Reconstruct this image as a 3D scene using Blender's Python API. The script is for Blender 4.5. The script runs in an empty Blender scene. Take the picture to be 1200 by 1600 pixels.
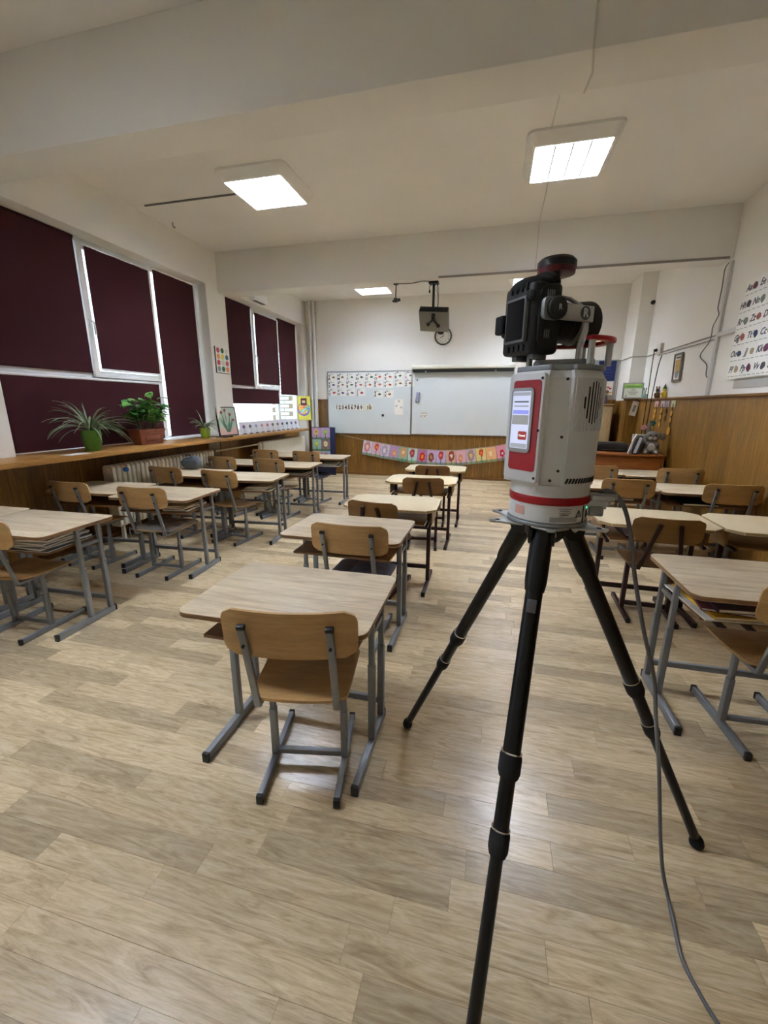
import bpy, bmesh, math, random
from mathutils import Vector, Matrix
random.seed(7)
PI = math.pi
scene = bpy.context.scene
COL = scene.collection

# ------------------------------------------------------------------ camera, sky, exposure
def cam_setup():
    yaw, pitch, roll = [math.radians(a) for a in (14.165, 14.263, 0.287)]
    fwd = Vector((-math.sin(yaw), math.cos(yaw), 0)); right = Vector((math.cos(yaw), math.sin(yaw), 0)); up = Vector((0, 0, 1))
    w = fwd * math.cos(pitch) - up * math.sin(pitch); u = up * math.cos(pitch) + fwd * math.sin(pitch)
    r = right * math.cos(roll) + u * math.sin(roll); u = u * math.cos(roll) - right * math.sin(roll)
    cd = bpy.data.cameras.new('camera'); cd.sensor_fit = 'HORIZONTAL'; cd.sensor_width = 36.0
    cd.lens = 653.83 * 36 / 1200; cd.clip_start = 0.02; cd.clip_end = 200
    co = bpy.data.objects.new('view_camera', cd); COL.objects.link(co)
    m = Matrix((r, u, -w)).transposed().to_4x4(); m.translation = (0, 0, 1.42); co.matrix_world = m
    scene.camera = co
cam_setup()

SKY = 0.30
LAMP = 33.0
scene.view_settings.view_transform = 'Standard'
scene.view_settings.look = 'None'
scene.view_settings.gamma = 1.0
scene.view_settings.use_curve_mapping = False
scene.view_settings.exposure = 3.17
world = bpy.data.worlds.new('overcast_sky'); scene.world = world; world.use_nodes = True
bg = world.node_tree.nodes['Background']; bg.inputs[0].default_value = (0.84, 0.93, 1.0, 1); bg.inputs[1].default_value = SKY
scene.cycles.max_bounces = 8
scene.cycles.diffuse_bounces = 7
scene.cycles.transparent_max_bounces = 8
scene.cycles.sample_clamp_indirect = 6.0
scene.cycles.caustics_reflective = False
scene.cycles.caustics_refractive = False

# ------------------------------------------------------------------ materials
def hexc(h):
    h = h.lstrip('#'); out = []
    for i in (0, 2, 4):
        v = int(h[i:i+2], 16) / 255
        out.append(v / 12.92 if v <= 0.04045 else ((v + 0.055) / 1.055) ** 2.4)
    return (*out, 1)
MATS = {}
def mat(name, col, rough=0.6, metal=0.0, bump=0.0, bscale=60, var=0.0, vscale=6, spec=0.5):
    if name in MATS: return MATS[name]
    m = bpy.data.materials.new(name); m.use_nodes = True; MATS[name] = m
    nt = m.node_tree; b = nt.nodes['Principled BSDF']
    c = hexc(col) if isinstance(col, str) else (*col, 1)
    b.inputs['Base Color'].default_value = c; b.inputs['Roughness'].default_value = rough; b.inputs['Metallic'].default_value = metal
    b.inputs['Specular IOR Level'].default_value = spec
    tc = nt.nodes.new('ShaderNodeTexCoord')
    if var > 0:
        n = nt.nodes.new('ShaderNodeTexNoise'); n.inputs['Scale'].default_value = vscale; n.inputs['Detail'].default_value = 6
        nt.links.new(tc.outputs['Object'], n.inputs['Vector'])
        r = nt.nodes.new('ShaderNodeValToRGB'); r.color_ramp.elements[0].position = 0.3; r.color_ramp.elements[1].position = 0.7
        r.color_ramp.elements[0].color = tuple(x * (1 - var) for x in c[:3]) + (1,); r.color_ramp.elements[1].color = tuple(min(1, x * (1 + var)) for x in c[:3]) + (1,)
        nt.links.new(n.outputs['Fac'], r.inputs['Fac']); nt.links.new(r.outputs['Color'], b.inputs['Base Color'])
    if bump > 0:
        n = nt.nodes.new('ShaderNodeTexNoise'); n.inputs['Scale'].default_value = bscale; n.inputs['Detail'].default_value = 4
        nt.links.new(tc.outputs['Object'], n.inputs['Vector'])
        bp = nt.nodes.new('ShaderNodeBump'); bp.inputs['Strength'].default_value = bump; bp.inputs['Distance'].default_value = 0.01
        nt.links.new(n.outputs['Fac'], bp.inputs['Height']); nt.links.new(bp.outputs['Normal'], b.inputs['Normal'])
    return m
def emis(name, col, s):
    if name in MATS: return MATS[name]
    m = bpy.data.materials.new(name); m.use_nodes = True; MATS[name] = m
    b = m.node_tree.nodes['Principled BSDF']; c = hexc(col)
    b.inputs['Base Color'].default_value = c; b.inputs['Emission Color'].default_value = c; b.inputs['Emission Strength'].default_value = s
    return m
def wood(name, c1, c2, c3=None, stretch=(1.2, 14, 14), scale=3.0, rough=0.45, rnd=False, coords='Object', dist=1.5, bump=0.03, gvar=0.0, spec=0.5):
    """grain: noise stretched along the axis whose stretch is small; rnd reads a per-piece number from the attribute 'rnd'"""
    if name in MATS: return MATS[name]
    m = bpy.data.materials.new(name); m.use_nodes = True; MATS[name] = m
    nt = m.node_tree; b = nt.nodes['Principled BSDF']; L = nt.links; N = nt.nodes.new
    tc = N('ShaderNodeTexCoord'); mp = N('ShaderNodeMapping'); mp.inputs['Scale'].default_value = stretch
    src = tc.outputs[coords]
    if rnd:
        at = N('ShaderNodeAttribute'); at.attribute_name = 'rnd'
        mu = N('ShaderNodeMath'); mu.operation = 'MULTIPLY'; mu.inputs[1].default_value = 37.0; L.new(at.outputs['Fac'], mu.inputs[0])
        cb = N('ShaderNodeCombineXYZ'); L.new(mu.outputs[0], cb.inputs[0]); L.new(mu.outputs[0], cb.inputs[1]); L.new(mu.outputs[0], cb.inputs[2])
        va = N('ShaderNodeVectorMath'); L.new(src, va.inputs[0]); L.new(cb.outputs[0], va.inputs[1]); src = va.outputs[0]
    L.new(src, mp.inputs['Vector'])
    n = N('ShaderNodeTexNoise'); n.inputs['Scale'].default_value = scale; n.inputs['Detail'].default_value = 9; n.inputs['Roughness'].default_value = 0.62; n.inputs['Distortion'].default_value = dist
    L.new(mp.outputs[0], n.inputs['Vector'])
    r = N('ShaderNodeValToRGB'); e = r.color_ramp.elements
    e[0].position = 0.28; e[0].color = hexc(c1); e[1].position = 0.72; e[1].color = hexc(c2)
    if c3: x = e.new(0.52); x.color = hexc(c3)
    L.new(n.outputs['Fac'], r.inputs['Fac']); out = r.outputs['Color']
    # fine pores
    n2 = N('ShaderNodeTexNoise'); n2.inputs['Scale'].default_value = scale * 9; n2.inputs['Detail'].default_value = 3; L.new(mp.outputs[0], n2.inputs['Vector'])
    mx = N('ShaderNodeMix'); mx.data_type = 'RGBA'; mx.blend_type = 'MULTIPLY'; mx.inputs['Factor'].default_value = 0.35
    r2 = N('ShaderNodeValToRGB'); r2.color_ramp.elements[0].position = 0.3; r2.color_ramp.elements[0].color = (0.62, 0.6, 0.58, 1); r2.color_ramp.elements[1].position = 0.6; r2.color_ramp.elements[1].color = (1, 1, 1, 1)
    L.new(n2.outputs['Fac'], r2.inputs['Fac']); L.new(out, mx.inputs[6]); L.new(r2.outputs['Color'], mx.inputs[7]); out = mx.outputs[2]
    if rnd and gvar > 0:
        hv = N('ShaderNodeHueSaturation'); mr = N('ShaderNodeMapRange'); mr.inputs[3].default_value = 1 - gvar; mr.inputs[4].default_value = 1 + gvar * 0.55
        L.new(at.outputs['Fac'], mr.inputs[0]); L.new(mr.outputs[0], hv.inputs['Value']); L.new(out, hv.inputs['Color']); out = hv.outputs[0]
    L.new(out, b.inputs['Base Color']); b.inputs['Roughness'].default_value = rough; b.inputs['Specular IOR Level'].default_value = spec
    if bump:
        bp = N('ShaderNodeBump'); bp.inputs['Strength'].default_value = bump; bp.inputs['Distance'].default_value = 0.004
        L.new(n2.outputs['Fac'], bp.inputs['Height']); L.new(bp.outputs['Normal'], b.inputs['Normal'])
    return m
def flower_mat(name, bgc, fl, mid, stem='#3f8a4a', cx=0.5, cy=0.62, rad=0.28):
    """a painted flower on paper: flat print in the sheet's own 0..1 coordinates (x across, z up)"""
    if name in MATS: return MATS[name]
    m = bpy.data.materials.new(name); m.use_nodes = True; MATS[name] = m
    nt = m.node_tree; b = nt.nodes['Principled BSDF']; L = nt.links; N = nt.nodes.new
    b.inputs['Roughness'].default_value = 0.8
    tc = N('ShaderNodeTexCoord'); sp = N('ShaderNodeSeparateXYZ'); L.new(tc.outputs['Generated'], sp.inputs[0])
    ns = N('ShaderNodeTexNoise'); ns.inputs['Scale'].default_value = 5; ns.inputs['Detail'].default_value = 4; L.new(tc.outputs['Generated'], ns.inputs['Vector'])
    def math_(op, a, c=None):
        k = N('ShaderNodeMath'); k.operation = op
        for i, v in enumerate((a, c)):
            if v is None: continue
            if isinstance(v, (int, float)): k.inputs[i].default_value = v
            else: L.new(v, k.inputs[i])
        return k.outputs[0]
    def mixc(f, a, c):
        k = N('ShaderNodeMix'); k.data_type = 'RGBA'
        L.new(f, k.inputs['Factor'])
        for i, v in ((6, a), (7, c)):
            if isinstance(v, str): k.inputs[i].default_value = hexc(v)
            else: L.new(v, k.inputs[i])
        return k.outputs[2]
    wob = math_('MULTIPLY', math_('SUBTRACT', ns.outputs['Fac'], 0.5), 0.35)
    dx = math_('SUBTRACT', sp.outputs['X'], cx); dz = math_('SUBTRACT', sp.outputs['Z'], cy)
    d = math_('ADD', math_('SQRT', math_('ADD', math_('MULTIPLY', dx, dx), math_('MULTIPLY', dz, dz))), wob)
    bgm = mixc(math_('MULTIPLY', ns.outputs['Fac'], 0.45), bgc, '#f3e9ee')
    st = math_('MULTIPLY', math_('LESS_THAN', math_('ABSOLUTE', dx), 0.04), math_('LESS_THAN', sp.outputs['Z'], cy))
    c = mixc(st, bgm, stem)
    gr = math_('MULTIPLY', math_('LESS_THAN', sp.outputs['Z'], math_('ADD', 0.16, wob)), 0.75); c = mixc(gr, c, stem)
    c = mixc(math_('LESS_THAN', d, rad), c, fl); c = mixc(math_('LESS_THAN', d, rad * 0.42), c, mid)
    L.new(c, b.inputs['Base Color'])
    return m
def globe_mat(name):
    m = bpy.data.materials.new(name); m.use_nodes = True
    nt = m.node_tree; b = nt.nodes['Principled BSDF']; L = nt.links; N = nt.nodes.new
    b.inputs['Roughness'].default_value = 0.5
    tc = N('ShaderNodeTexCoord'); v = N('ShaderNodeTexVoronoi'); v.inputs['Scale'].default_value = 4.5; L.new(tc.outputs['Generated'], v.inputs['Vector'])
    r = N('ShaderNodeValToRGB'); r.color_ramp.interpolation = 'CONSTANT'; e = r.color_ramp.elements
    e[0].color = hexc('#4aa3dc'); e[1].position = 0.25; e[1].color = hexc('#7fc97a')
    for p, c in ((0.4, '#f2b84b'), (0.55, '#8fd0ee'), (0.7, '#e87a5a'), (0.85, '#e9d66a')): x = e.new(p); x.color = hexc(c)
    L.new(v.outputs['Color'], r.inputs['Fac']); L.new(r.outputs['Color'], b.inputs['Base Color'])
    return m
def glass_mat():
    m = bpy.data.materials.new('window_glass'); m.use_nodes = True; nt = m.node_tree; nt.nodes.clear()
    o = nt.nodes.new('ShaderNodeOutputMaterial'); t = nt.nodes.new('ShaderNodeBsdfTransparent'); g = nt.nodes.new('ShaderNodeBsdfGlossy'); x = nt.nodes.new('ShaderNodeMixShader')
    t.inputs[0].default_value = (0.93, 0.97, 0.98, 1); g.inputs['Roughness'].default_value = 0.02; x.inputs[0].default_value = 0.06
    nt.links.new(t.outputs[0], x.inputs[1]); nt.links.new(g.outputs[0], x.inputs[2]); nt.links.new(x.outputs[0], o.inputs[0])
    return m

WALL = mat('wall_paint', '#ece9e2', 0.85, bump=0.06, bscale=30, var=0.02, vscale=1.5, spec=0.2)
CEIL = mat('ceiling_paint', '#eae7e1', 0.9, bump=0.08, bscale=25, var=0.02, vscale=1.2, spec=0.2)
FLOORM = wood('laminate_oak', '#ab9472', '#e2d0af', '#d2bc97', stretch=(1.0, 8, 8), scale=3.2, rough=0.27, rnd=True, dist=2.8, bump=0.015, gvar=0.30, spec=0.7)
UNDER = mat('floor_underlay', '#6d5a42', 0.9)
LAMBRIS = wood('pine_boards', '#684818', '#99722c', '#825a1e', stretch=(9, 9, 0.7), scale=2.4, rough=0.42, rnd=True, dist=2.0, gvar=0.09)
LAMBRIS_DK = wood('pine_trim', '#6a4319', '#8f6128', stretch=(9, 1.0, 9), scale=2.4, rough=0.42)
SHELFW = wood('sill_wood', '#8a6230', '#b58748', '#a17339', stretch=(12, 0.8, 12), scale=2.2, rough=0.4)
PVC = mat('white_pvc', '#eef0f2', 0.35)
BLIND = mat('maroon_blind', (0.042, 0.0075, 0.011), 0.85, bump=0.05, bscale=400, spec=0.2)
GLASS = glass_mat()
OAKTOP = wood('desk_laminate', '#b7a285', '#e6d7bd', '#d8c6a8', stretch=(0.9, 9, 9), scale=2.2, rough=0.36, dist=1.3, bump=0.01)
OAKEDGE = wood('desk_edge', '#7a5836', '#9a7148', stretch=(2, 6, 10), scale=3, rough=0.45)
PALETOP = mat('pale_laminate', '#dccaa6', 0.33, var=0.03, vscale=3)
PALEEDGE = mat('pale_edge', '#b89a6c', 0.45)
PLY = wood('beech_plywood', '#ab8552', '#c8a16c', '#ba925d', stretch=(1.2, 6, 10), scale=2.0, rough=0.4, dist=0.8, bump=0.01)
PLYDK = wood('dark_plywood', '#7c5728', '#976c36', '#896030', stretch=(1.2, 6, 10), scale=2.0, rough=0.4, dist=0.8, bump=0.01)
SHELFBD = wood('shelf_board', '#6d4b2c', '#8a6540', stretch=(1.2, 6, 10), scale=2.0, rough=0.5)
STEEL = mat('grey_steel', '#878b91', 0.42, 0.35, var=0.05, vscale=20)
BROWNSTEEL = mat('brown_steel', '#341a17', 0.38, 0.2)
CHROME = mat('bolt_chrome', '#d8d8d8', 0.25, 1.0)
BLACK = mat('black_plastic', '#141416', 0.45)
WHITEB = mat('whiteboard', '#dfe6e8', 0.16, var=0.015, vscale=2)
ALU = mat('aluminium', '#aeb1b3', 0.35, 0.8)
PAPER = mat('white_paper', '#f1efe9', 0.8)
INK = mat('ink', '#20222a', 0.7)

# ------------------------------------------------------------------ mesh helpers
class MB:
    def __init__(s): s.v = []; s.f = []; s.m = []
    def add(s, vs, fs, mi=0):
        o = len(s.v); s.v += [tuple(p) for p in vs]; s.f += [tuple(i + o for i in f) for f in fs]; s.m += [mi] * len(fs); return s
    def bx(s, x0, x1, y0, y1, z0, z1, mi=0, M=None):
        vs = [Vector(p) for p in ((x0,y0,z0),(x1,y0,z0),(x1,y1,z0),(x0,y1,z0),(x0,y0,z1),(x1,y0,z1),(x1,y1,z1),(x0,y1,z1))]
        if M: vs = [M @ p for p in vs]
        return s.add(vs, [(0,3,2,1),(4,5,6,7),(0,1,5,4),(1,2,6,5),(2,3,7,6),(3,0,4,7)], mi)
    def bar(s, a, b, w, h, up=(0,0,1), mi=0):
        a = Vector(a); b = Vector(b); d = (b - a).normalized(); up = Vector(up)
        if abs(d.dot(up)) > 0.99: up = Vector((0,1,0))
        x = d.cross(up).normalized(); z = x.cross(d).normalized(); vs = []
        for p in (a, b):
            for i, j in ((-1,-1),(1,-1),(1,1),(-1,1)): vs.append(p + x * (i * w / 2) + z * (j * h / 2))
        return s.add(vs, [(3,2,1,0),(4,5,6,7),(0,1,5,4),(1,2,6,5),(2,3,7,6),(3,0,4,7)], mi)
    def prism(s, pts, a, b, axis='z', mi=0, mside=None):
        """polygon pts (counter-clockwise seen from +axis) extruded a..b"""
        n = len(pts)
        def P(p, t): return {'z': (p[0], p[1], t), 'y': (p[0], t, p[1]), 'x': (t, p[0], p[1])}[axis]
        vs = [P(p, a) for p in pts] + [P(p, b) for p in pts]; o = len(s.v); s.v += vs
        fl = axis == 'y'
        c0 = tuple(range(n - 1, -1, -1)); c1 = tuple(range(n, 2 * n)); sd = [(i, (i+1) % n, n + (i+1) % n, n + i) for i in range(n)]
        if fl: c0, c1, sd = c0[::-1], c1[::-1], [q[::-1] for q in sd]
        for q in (c0, c1): s.f.append(tuple(i + o for i in q)); s.m.append(mi)
        for q in sd: s.f.append(tuple(i + o for i in q)); s.m.append(mi if mside is None else mside)
        return s
    def tube(s, pts, r, n=8, caps=True, mi=0):
        pts = [Vector(p) for p in pts]; k = len(pts); rs = r if isinstance(r, (list, tuple)) else [r] * k
        o = len(s.v); prev = None
        for i, p in enumerate(pts):
            t = (pts[min(i+1, k-1)] - pts[max(i-1, 0)]).normalized()
            if prev is None:
                a = Vector((0,0,1)) if abs(t.z) < 0.9 else Vector((1,0,0)); x = t.cross(a).normalized()
            else: x = (prev - t * prev.dot(t)).normalized()
            prev = x; y = t.cross(x)
            for j in range(n):
                q = 2 * PI * j / n; s.v.append(tuple(p + (x * math.cos(q) + y * math.sin(q)) * rs[i]))
        for i in range(k - 1):
            for j in range(n):
                s.f.append((o+i*n+j, o+i*n+(j+1) % n, o+(i+1)*n+(j+1) % n, o+(i+1)*n+j)); s.m.append(mi)
        if caps:
            s.f.append(tuple(o + j for j in range(n - 1, -1, -1))); s.f.append(tuple(o + (k-1)*n + j for j in range(n))); s.m += [mi, mi]
        return s
    def lathe(s, prof, n=24, c=(0,0,0), M=None, mi=0):
        o = len(s.v); k = len(prof)
        for r, z in prof:
            for j in range(n):
                a = 2 * PI * j / n; p = Vector((r * math.cos(a), r * math.sin(a), z))
                if M: p = M @ p
                s.v.append(tuple(p + Vector(c)))
        for i in range(k - 1):
            for j in range(n):
                s.f.append((o+i*n+j, o+i*n+(j+1) % n, o+(i+1)*n+(j+1) % n, o+(i+1)*n+j)); s.m.append(mi)
        s.f.append(tuple(o + j for j in range(n - 1, -1, -1))); s.f.append(tuple(o + (k-1)*n + j for j in range(n))); s.m += [mi, mi]
        return s
    def sheet(s, grid, th, mi=0):
        """grid of points [i][j] -> thin solid, thickness along the local normal"""
        R = len(grid); C = len(grid[0]); g = [[Vector(p) for p in row] for row in grid]; o = len(s.v); top = []; bot = []
        for i in range(R):
            for j in range(C):
                du = g[min(i+1, R-1)][j] - g[max(i-1, 0)][j]; dv = g[i][min(j+1, C-1)] - g[i][max(j-1, 0)]
                nn = du.cross(dv).normalized() * th / 2; top.append(g[i][j] + nn); bot.append(g[i][j] - nn)
        s.v += [tuple(p) for p in top + bot]; N_ = R * C
        def F(*q): s.f.append(tuple(i + o for i in q)); s.m.append(mi)
        for i in range(R - 1):
            for j in range(C - 1):
                a, b, c, d = i*C+j, (i+1)*C+j, (i+1)*C+j+1, i*C+j+1
                F(a, b, c, d); F(N_+d, N_+c, N_+b, N_+a)
        for i in range(R - 1):
            F(i*C, N_+i*C, N_+(i+1)*C, (i+1)*C); q = C - 1; F(i*C+q, (i+1)*C+q, N_+(i+1)*C+q, N_+i*C+q)
        for j in range(C - 1):
            F(j, j+1, N_+j+1, N_+j); q = (R-1)*C; F(q+j, N_+q+j, N_+q+j+1, q+j+1)
        return s
    def mesh(s, name, mats, bevel=0, seg=2, smooth=None, rnd=None):
        me = bpy.data.meshes.new(name); me.from_pydata(s.v, [], s.f); me.update()
        for m in (mats if isinstance(mats, (list, tuple)) else [mats]): me.materials.append(m)
        me.polygons.foreach_set('material_index', s.m)
        bm = bmesh.new(); bm.from_mesh(me)
        bmesh.ops.recalc_face_normals(bm, faces=bm.faces)
        if bevel:
            es = [e for e in bm.edges if len(e.link_faces) == 2 and e.calc_face_angle(0) > 0.6]
            bmesh.ops.bevel(bm, geom=es, offset=bevel, segments=seg, profile=0.5, affect='EDGES', clamp_overlap=True)
        bm.to_mesh(me); bm.free()
        if smooth or bevel:
            me.polygons.foreach_set('use_smooth', [True] * len(me.polygons)); me.set_sharp_from_angle(angle=smooth or 0.7)
        if rnd is not None:
            at = me.attributes.new('rnd', 'FLOAT', 'POINT'); at.data.foreach_set('value', [rnd] * len(me.vertices))
        return me
    def build(s, name, mats, parent=None, **k):
        return link(name, s.mesh(name, mats, **k), parent)
def link(name, me, parent=None, loc=(0,0,0), rot=(0,0,0), scale=None):
    o = bpy.data.objects.new(name, me); COL.objects.link(o); o.location = loc; o.rotation_euler = rot
    if scale: o.scale = scale
    if parent: o.parent = parent
    return o
def tag(o, label=None, cat=None, group=None, kind=None):
    if label: o['label'] = label
    if cat: o['category'] = cat
    if group: o['group'] = group
    if kind: o['kind'] = kind
    return o
def thing(name, label, cat, loc=(0,0,0), rz=0.0, group=None):
    o = bpy.data.objects.new(name, None); COL.objects.link(o); o.location = loc; o.rotation_euler = (0, 0, rz); o.empty_display_size = 0.05
    return tag(o, label, cat, group)
def struct(name, mb, m, **k): return tag(mb.build(name, m, **k), kind='structure')
def copy_tree(o, parent=None):
    c = o.copy(); COL.objects.link(c); c.parent = parent
    for ch in list(o.children): copy_tree(ch, c)
    return c
def rrect(w, d, r, n=5, cx=0, cy=0):
    pts = []
    for sx, sy, a0 in ((1,1,0),(-1,1,PI/2),(-1,-1,PI),(1,-1,1.5*PI)):
        for i in range(n + 1):
            a = a0 + PI / 2 * i / n; pts.append((cx + sx*(w/2-r) + r*math.cos(a), cy + sy*(d/2-r) + r*math.sin(a)))
    return pts
def chamf(w, d, c): return [(w/2, -d/2+c), (w/2, d/2-c), (w/2-c, d/2), (-w/2+c, d/2), (-w/2, d/2-c), (-w/2, -d/2+c), (-w/2+c, -d/2), (w/2-c, -d/2)]
_tx = {}
WORK = bpy.data.scenes.new('workbench')
def baked(o):
    WORK.collection.objects.link(o); vl = WORK.view_layers[0]; vl.update(); me = bpy.data.meshes.new_from_object(o.evaluated_get(vl.depsgraph)); bpy.data.objects.remove(o); return me
def text_mesh(t, size, m, shear=0.0, ext=0.0006, align='CENTER', bold=0.018):
    k = (t, size, m.name, shear, align)
    if k in _tx: return _tx[k]
    cu = bpy.data.curves.new('lettering', 'FONT'); cu.body = t; cu.size = size; cu.align_x = align; cu.align_y = 'CENTER'; cu.shear = shear; cu.extrude = ext; cu.resolution_u = 2; cu.offset = size * bold
    me = baked(bpy.data.objects.new('lettering', cu))
    me.materials.clear(); me.materials.append(m); _tx[k] = me
    return me
FACE_S = (PI/2, 0, 0)               # lettering that faces -y
FACE_W = (PI/2, 0, -PI/2)           # lettering that faces -x
FACE_E = (PI/2, 0, PI/2)            # lettering that faces +x
def blob(name, balls, m, parent, vox=0.006, smooth=6):
    bm = bmesh.new()
    for c, r in balls:
        M = Matrix.Translation(c) @ Matrix.Diagonal((*r, 1)); bmesh.ops.create_uvsphere(bm, u_segments=16, v_segments=10, radius=1, matrix=M)
    me = bpy.data.meshes.new('tmp'); bm.to_mesh(me); bm.free(); o = bpy.data.objects.new('tmp', me)
    a = o.modifiers.new('r', 'REMESH'); a.mode = 'VOXEL'; a.voxel_size = vox; b = o.modifiers.new('s', 'SMOOTH'); b.iterations = smooth
    me2 = baked(o)
    me2.materials.clear(); me2.materials.append(m); me2.polygons.foreach_set('use_smooth', [True] * len(me2.polygons))
    return link(name, me2, parent)

# ------------------------------------------------------------------ room
XL, XR, YF, YB, ZC = -3.78, 2.30, 8.45, -1.0, 3.41
XG = -3.98                       # window plane
BEAMZ = 2.91
# floor: laminate strips laid across the room
fl = struct('floor', MB().bx(XL-0.25, XR+0.1, YB-0.1, YF+0.1, -0.06, -0.008), UNDER)
strips = []
row = 0; y = YB
PW = 0.0955
rng = random.Random(3)
while y < YF:
    x = XL - rng.random() * 0.7; y1 = min(y + PW, YF)
    while x < XR:
        ln = rng.choice((0.42, 0.62, 0.80, 0.95)); x1 = x + ln
        a, b = max(x, XL - 0.2), min(x1, XR)
        if b - a > 0.02: strips.append((a, b, y, y1, (rng.uniform(0.5, 1.0) if rng.random() < 0.68 else rng.uniform(0.0, 0.35)), rng.uniform(-0.0004, 0.0)))
        x = x1
    y += PW; row += 1
def seen_size(s):
    cx, cy = (s[0]+s[1])/2, (s[2]+s[3])/2
    d = math.hypot(cx, cy)
    ang = math.degrees(math.atan2(-cx, cy)) - 14.2
    if cy < 0.45 or abs(ang) > 47: return 0
    return (s[1]-s[0]) * (s[3]-s[2]) / d ** 3
order = sorted(strips, key=seen_size, reverse=True)
for s in order[:295]:
    g = 0.0004
    MB().bx(s[0]+g, s[1]-g, s[2]+g, s[3]-g, -0.008, s[5]).build('plank', FLOORM, fl, rnd=s[4])
bmv = MB(); rv = []
for s in order[295:]:
    bmv.bx(s[0]+0.0004, s[1]-0.0004, s[2]+0.0004, s[3]-0.0004, -0.008, s[5]); rv += [s[4]] * 8
me = bmv.mesh('planks_beyond', FLOORM); at = me.attributes.new('rnd', 'FLOAT', 'POINT'); at.data.foreach_set('value', rv)
tag(link('planks_beyond', me, fl), kind='stuff')

struct('ceiling', MB().bx(XL-0.3, XR+0.2, YB-0.2, YF+0.2, ZC, ZC+0.15), CEIL)
struct('trim_1', MB().bx(XL, XR, 2.385, 2.645, BEAMZ, ZC), CEIL, bevel=0.006)
struct('trim_2', MB().bx(XL, XR, 5.56, 5.82, BEAMZ, ZC), CEIL, bevel=0.006)
wf = struct('wall_front', MB().bx(XL-0.3, XR+0.2, YF, YF+0.15, 0, ZC), WALL)
wr = struct('wall_right', MB().bx(XR, XR+0.15, YB-0.2, YF, 0, ZC).bx(2.09, XR, 7.82, YF, 0, ZC), WALL)
struct('wall_back', MB().bx(XL-0.3, XR+0.2, YB-0.15, YB, 0, ZC), WALL)
# left wall: piers, lintels and the apron below the windows, with radiator niches
W1, W2, W3 = (2.60, 5.31), (5.72, 8.31), (-0.45, 2.28)
SILL, HEAD = 0.955, 2.97
lw = MB()
XO = -4.08
for a, b in ((YB, W3[0]), (W3[1], W1[0]), (W1[1], W2[0]), (W2[1], YF)): lw.bx(XO, XL, a, b, 0, ZC)
for a, b in (W1, W2, W3):
    lw.bx(XO, XL, a, b, HEAD, ZC)
XN = -3.98                       # apron under the windows, set back behind the piers
for a, b in (W1, W2, W3): lw.bx(XO, XN, a, b, 0, SILL)
wl = struct('wall_left', lw, WALL)
# wainscot boards
def boards(parent, axis, a, b, fixed, z0, z1, w=0.105, th=0.014, sgn=1):
    t = a; i = 0
    rg = random.Random(int(a * 100) + 5)
    while t < b - 0.01:
        t1 = min(t + w, b); g = 0.0009
        if axis == 'x': m = MB().bx(t+g, t1-g, fixed - th, fixed, z0, z1)
        else:
            lo, hi = sorted((fixed, fixed + sgn * th)); m = MB().bx(lo, hi, t+g, t1-g, z0, z1)
        m.build('board', LAMBRIS, parent, rnd=rg.random()); t = t1
boards(wf, 'x', XL, 2.09, YF, 0.0, 1.52)
boards(wr, 'y', YB, 7.82, XR, 0.0, 1.52, sgn=-1)
boards(wr, 'x', 2.09, XR - 0.014, 7.82, 0.0, 1.52)
boards(wr, 'y', 7.82, YF - 0.014, 2.09, 0.0, 1.52, sgn=-1)
for a_, b_, x_ in ((YB, W3[0], XL), (W3[0], W3[1], XN), (W3[1], W1[0], XL), (W1[0], W1[1], XN), (W1[1], W2[0], XL), (W2[0], W2[1], XN)):
    boards(wl, 'y', a_, b_, x_, 0.0, SILL, sgn=1)
struct('trim_3', MB().bx(XR-0.045, XR, YB, 7.805, 1.52, 1.545).bx(2.045, XR, 7.775, 7.806, 1.52, 1.545), LAMBRIS_DK, bevel=0.004)
struct('trim_4', MB().bx(XL, 2.09, YF-0.03, YF, 1.52, 1.54), LAMBRIS_DK, bevel=0.003)
struct('baseboard_front', MB().bx(XL, 2.09, YF-0.03, YF-0.0142, 0, 0.055), LAMBRIS_DK, bevel=0.003)
struct('baseboard_right', MB().bx(XR-0.032, XR-0.0142, YB, 7.8, 0, 0.055), LAMBRIS_DK, bevel=0.003)
# window shelves
struct('trim_5', MB().bx(XG+0.03, -3.40, -0.9, 4.93, SILL+0.001, SILL+0.042), SHELFW, bevel=0.004)
struct('trim_6', MB().bx(XG+0.03, -3.46, 4.935, 7.70, SILL-0.012, SILL+0.028), SHELFW, bevel=0.004)
struct('baseboard_left', MB().bx(XN+0.0142, XN+0.03, W1[0]+0.001, W1[1]-0.001, 0, 0.055).bx(XN+0.0142, XN+0.03, W3[0]+0.001, W3[1]-0.001, 0, 0.055), LAMBRIS_DK, bevel=0.003)

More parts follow.
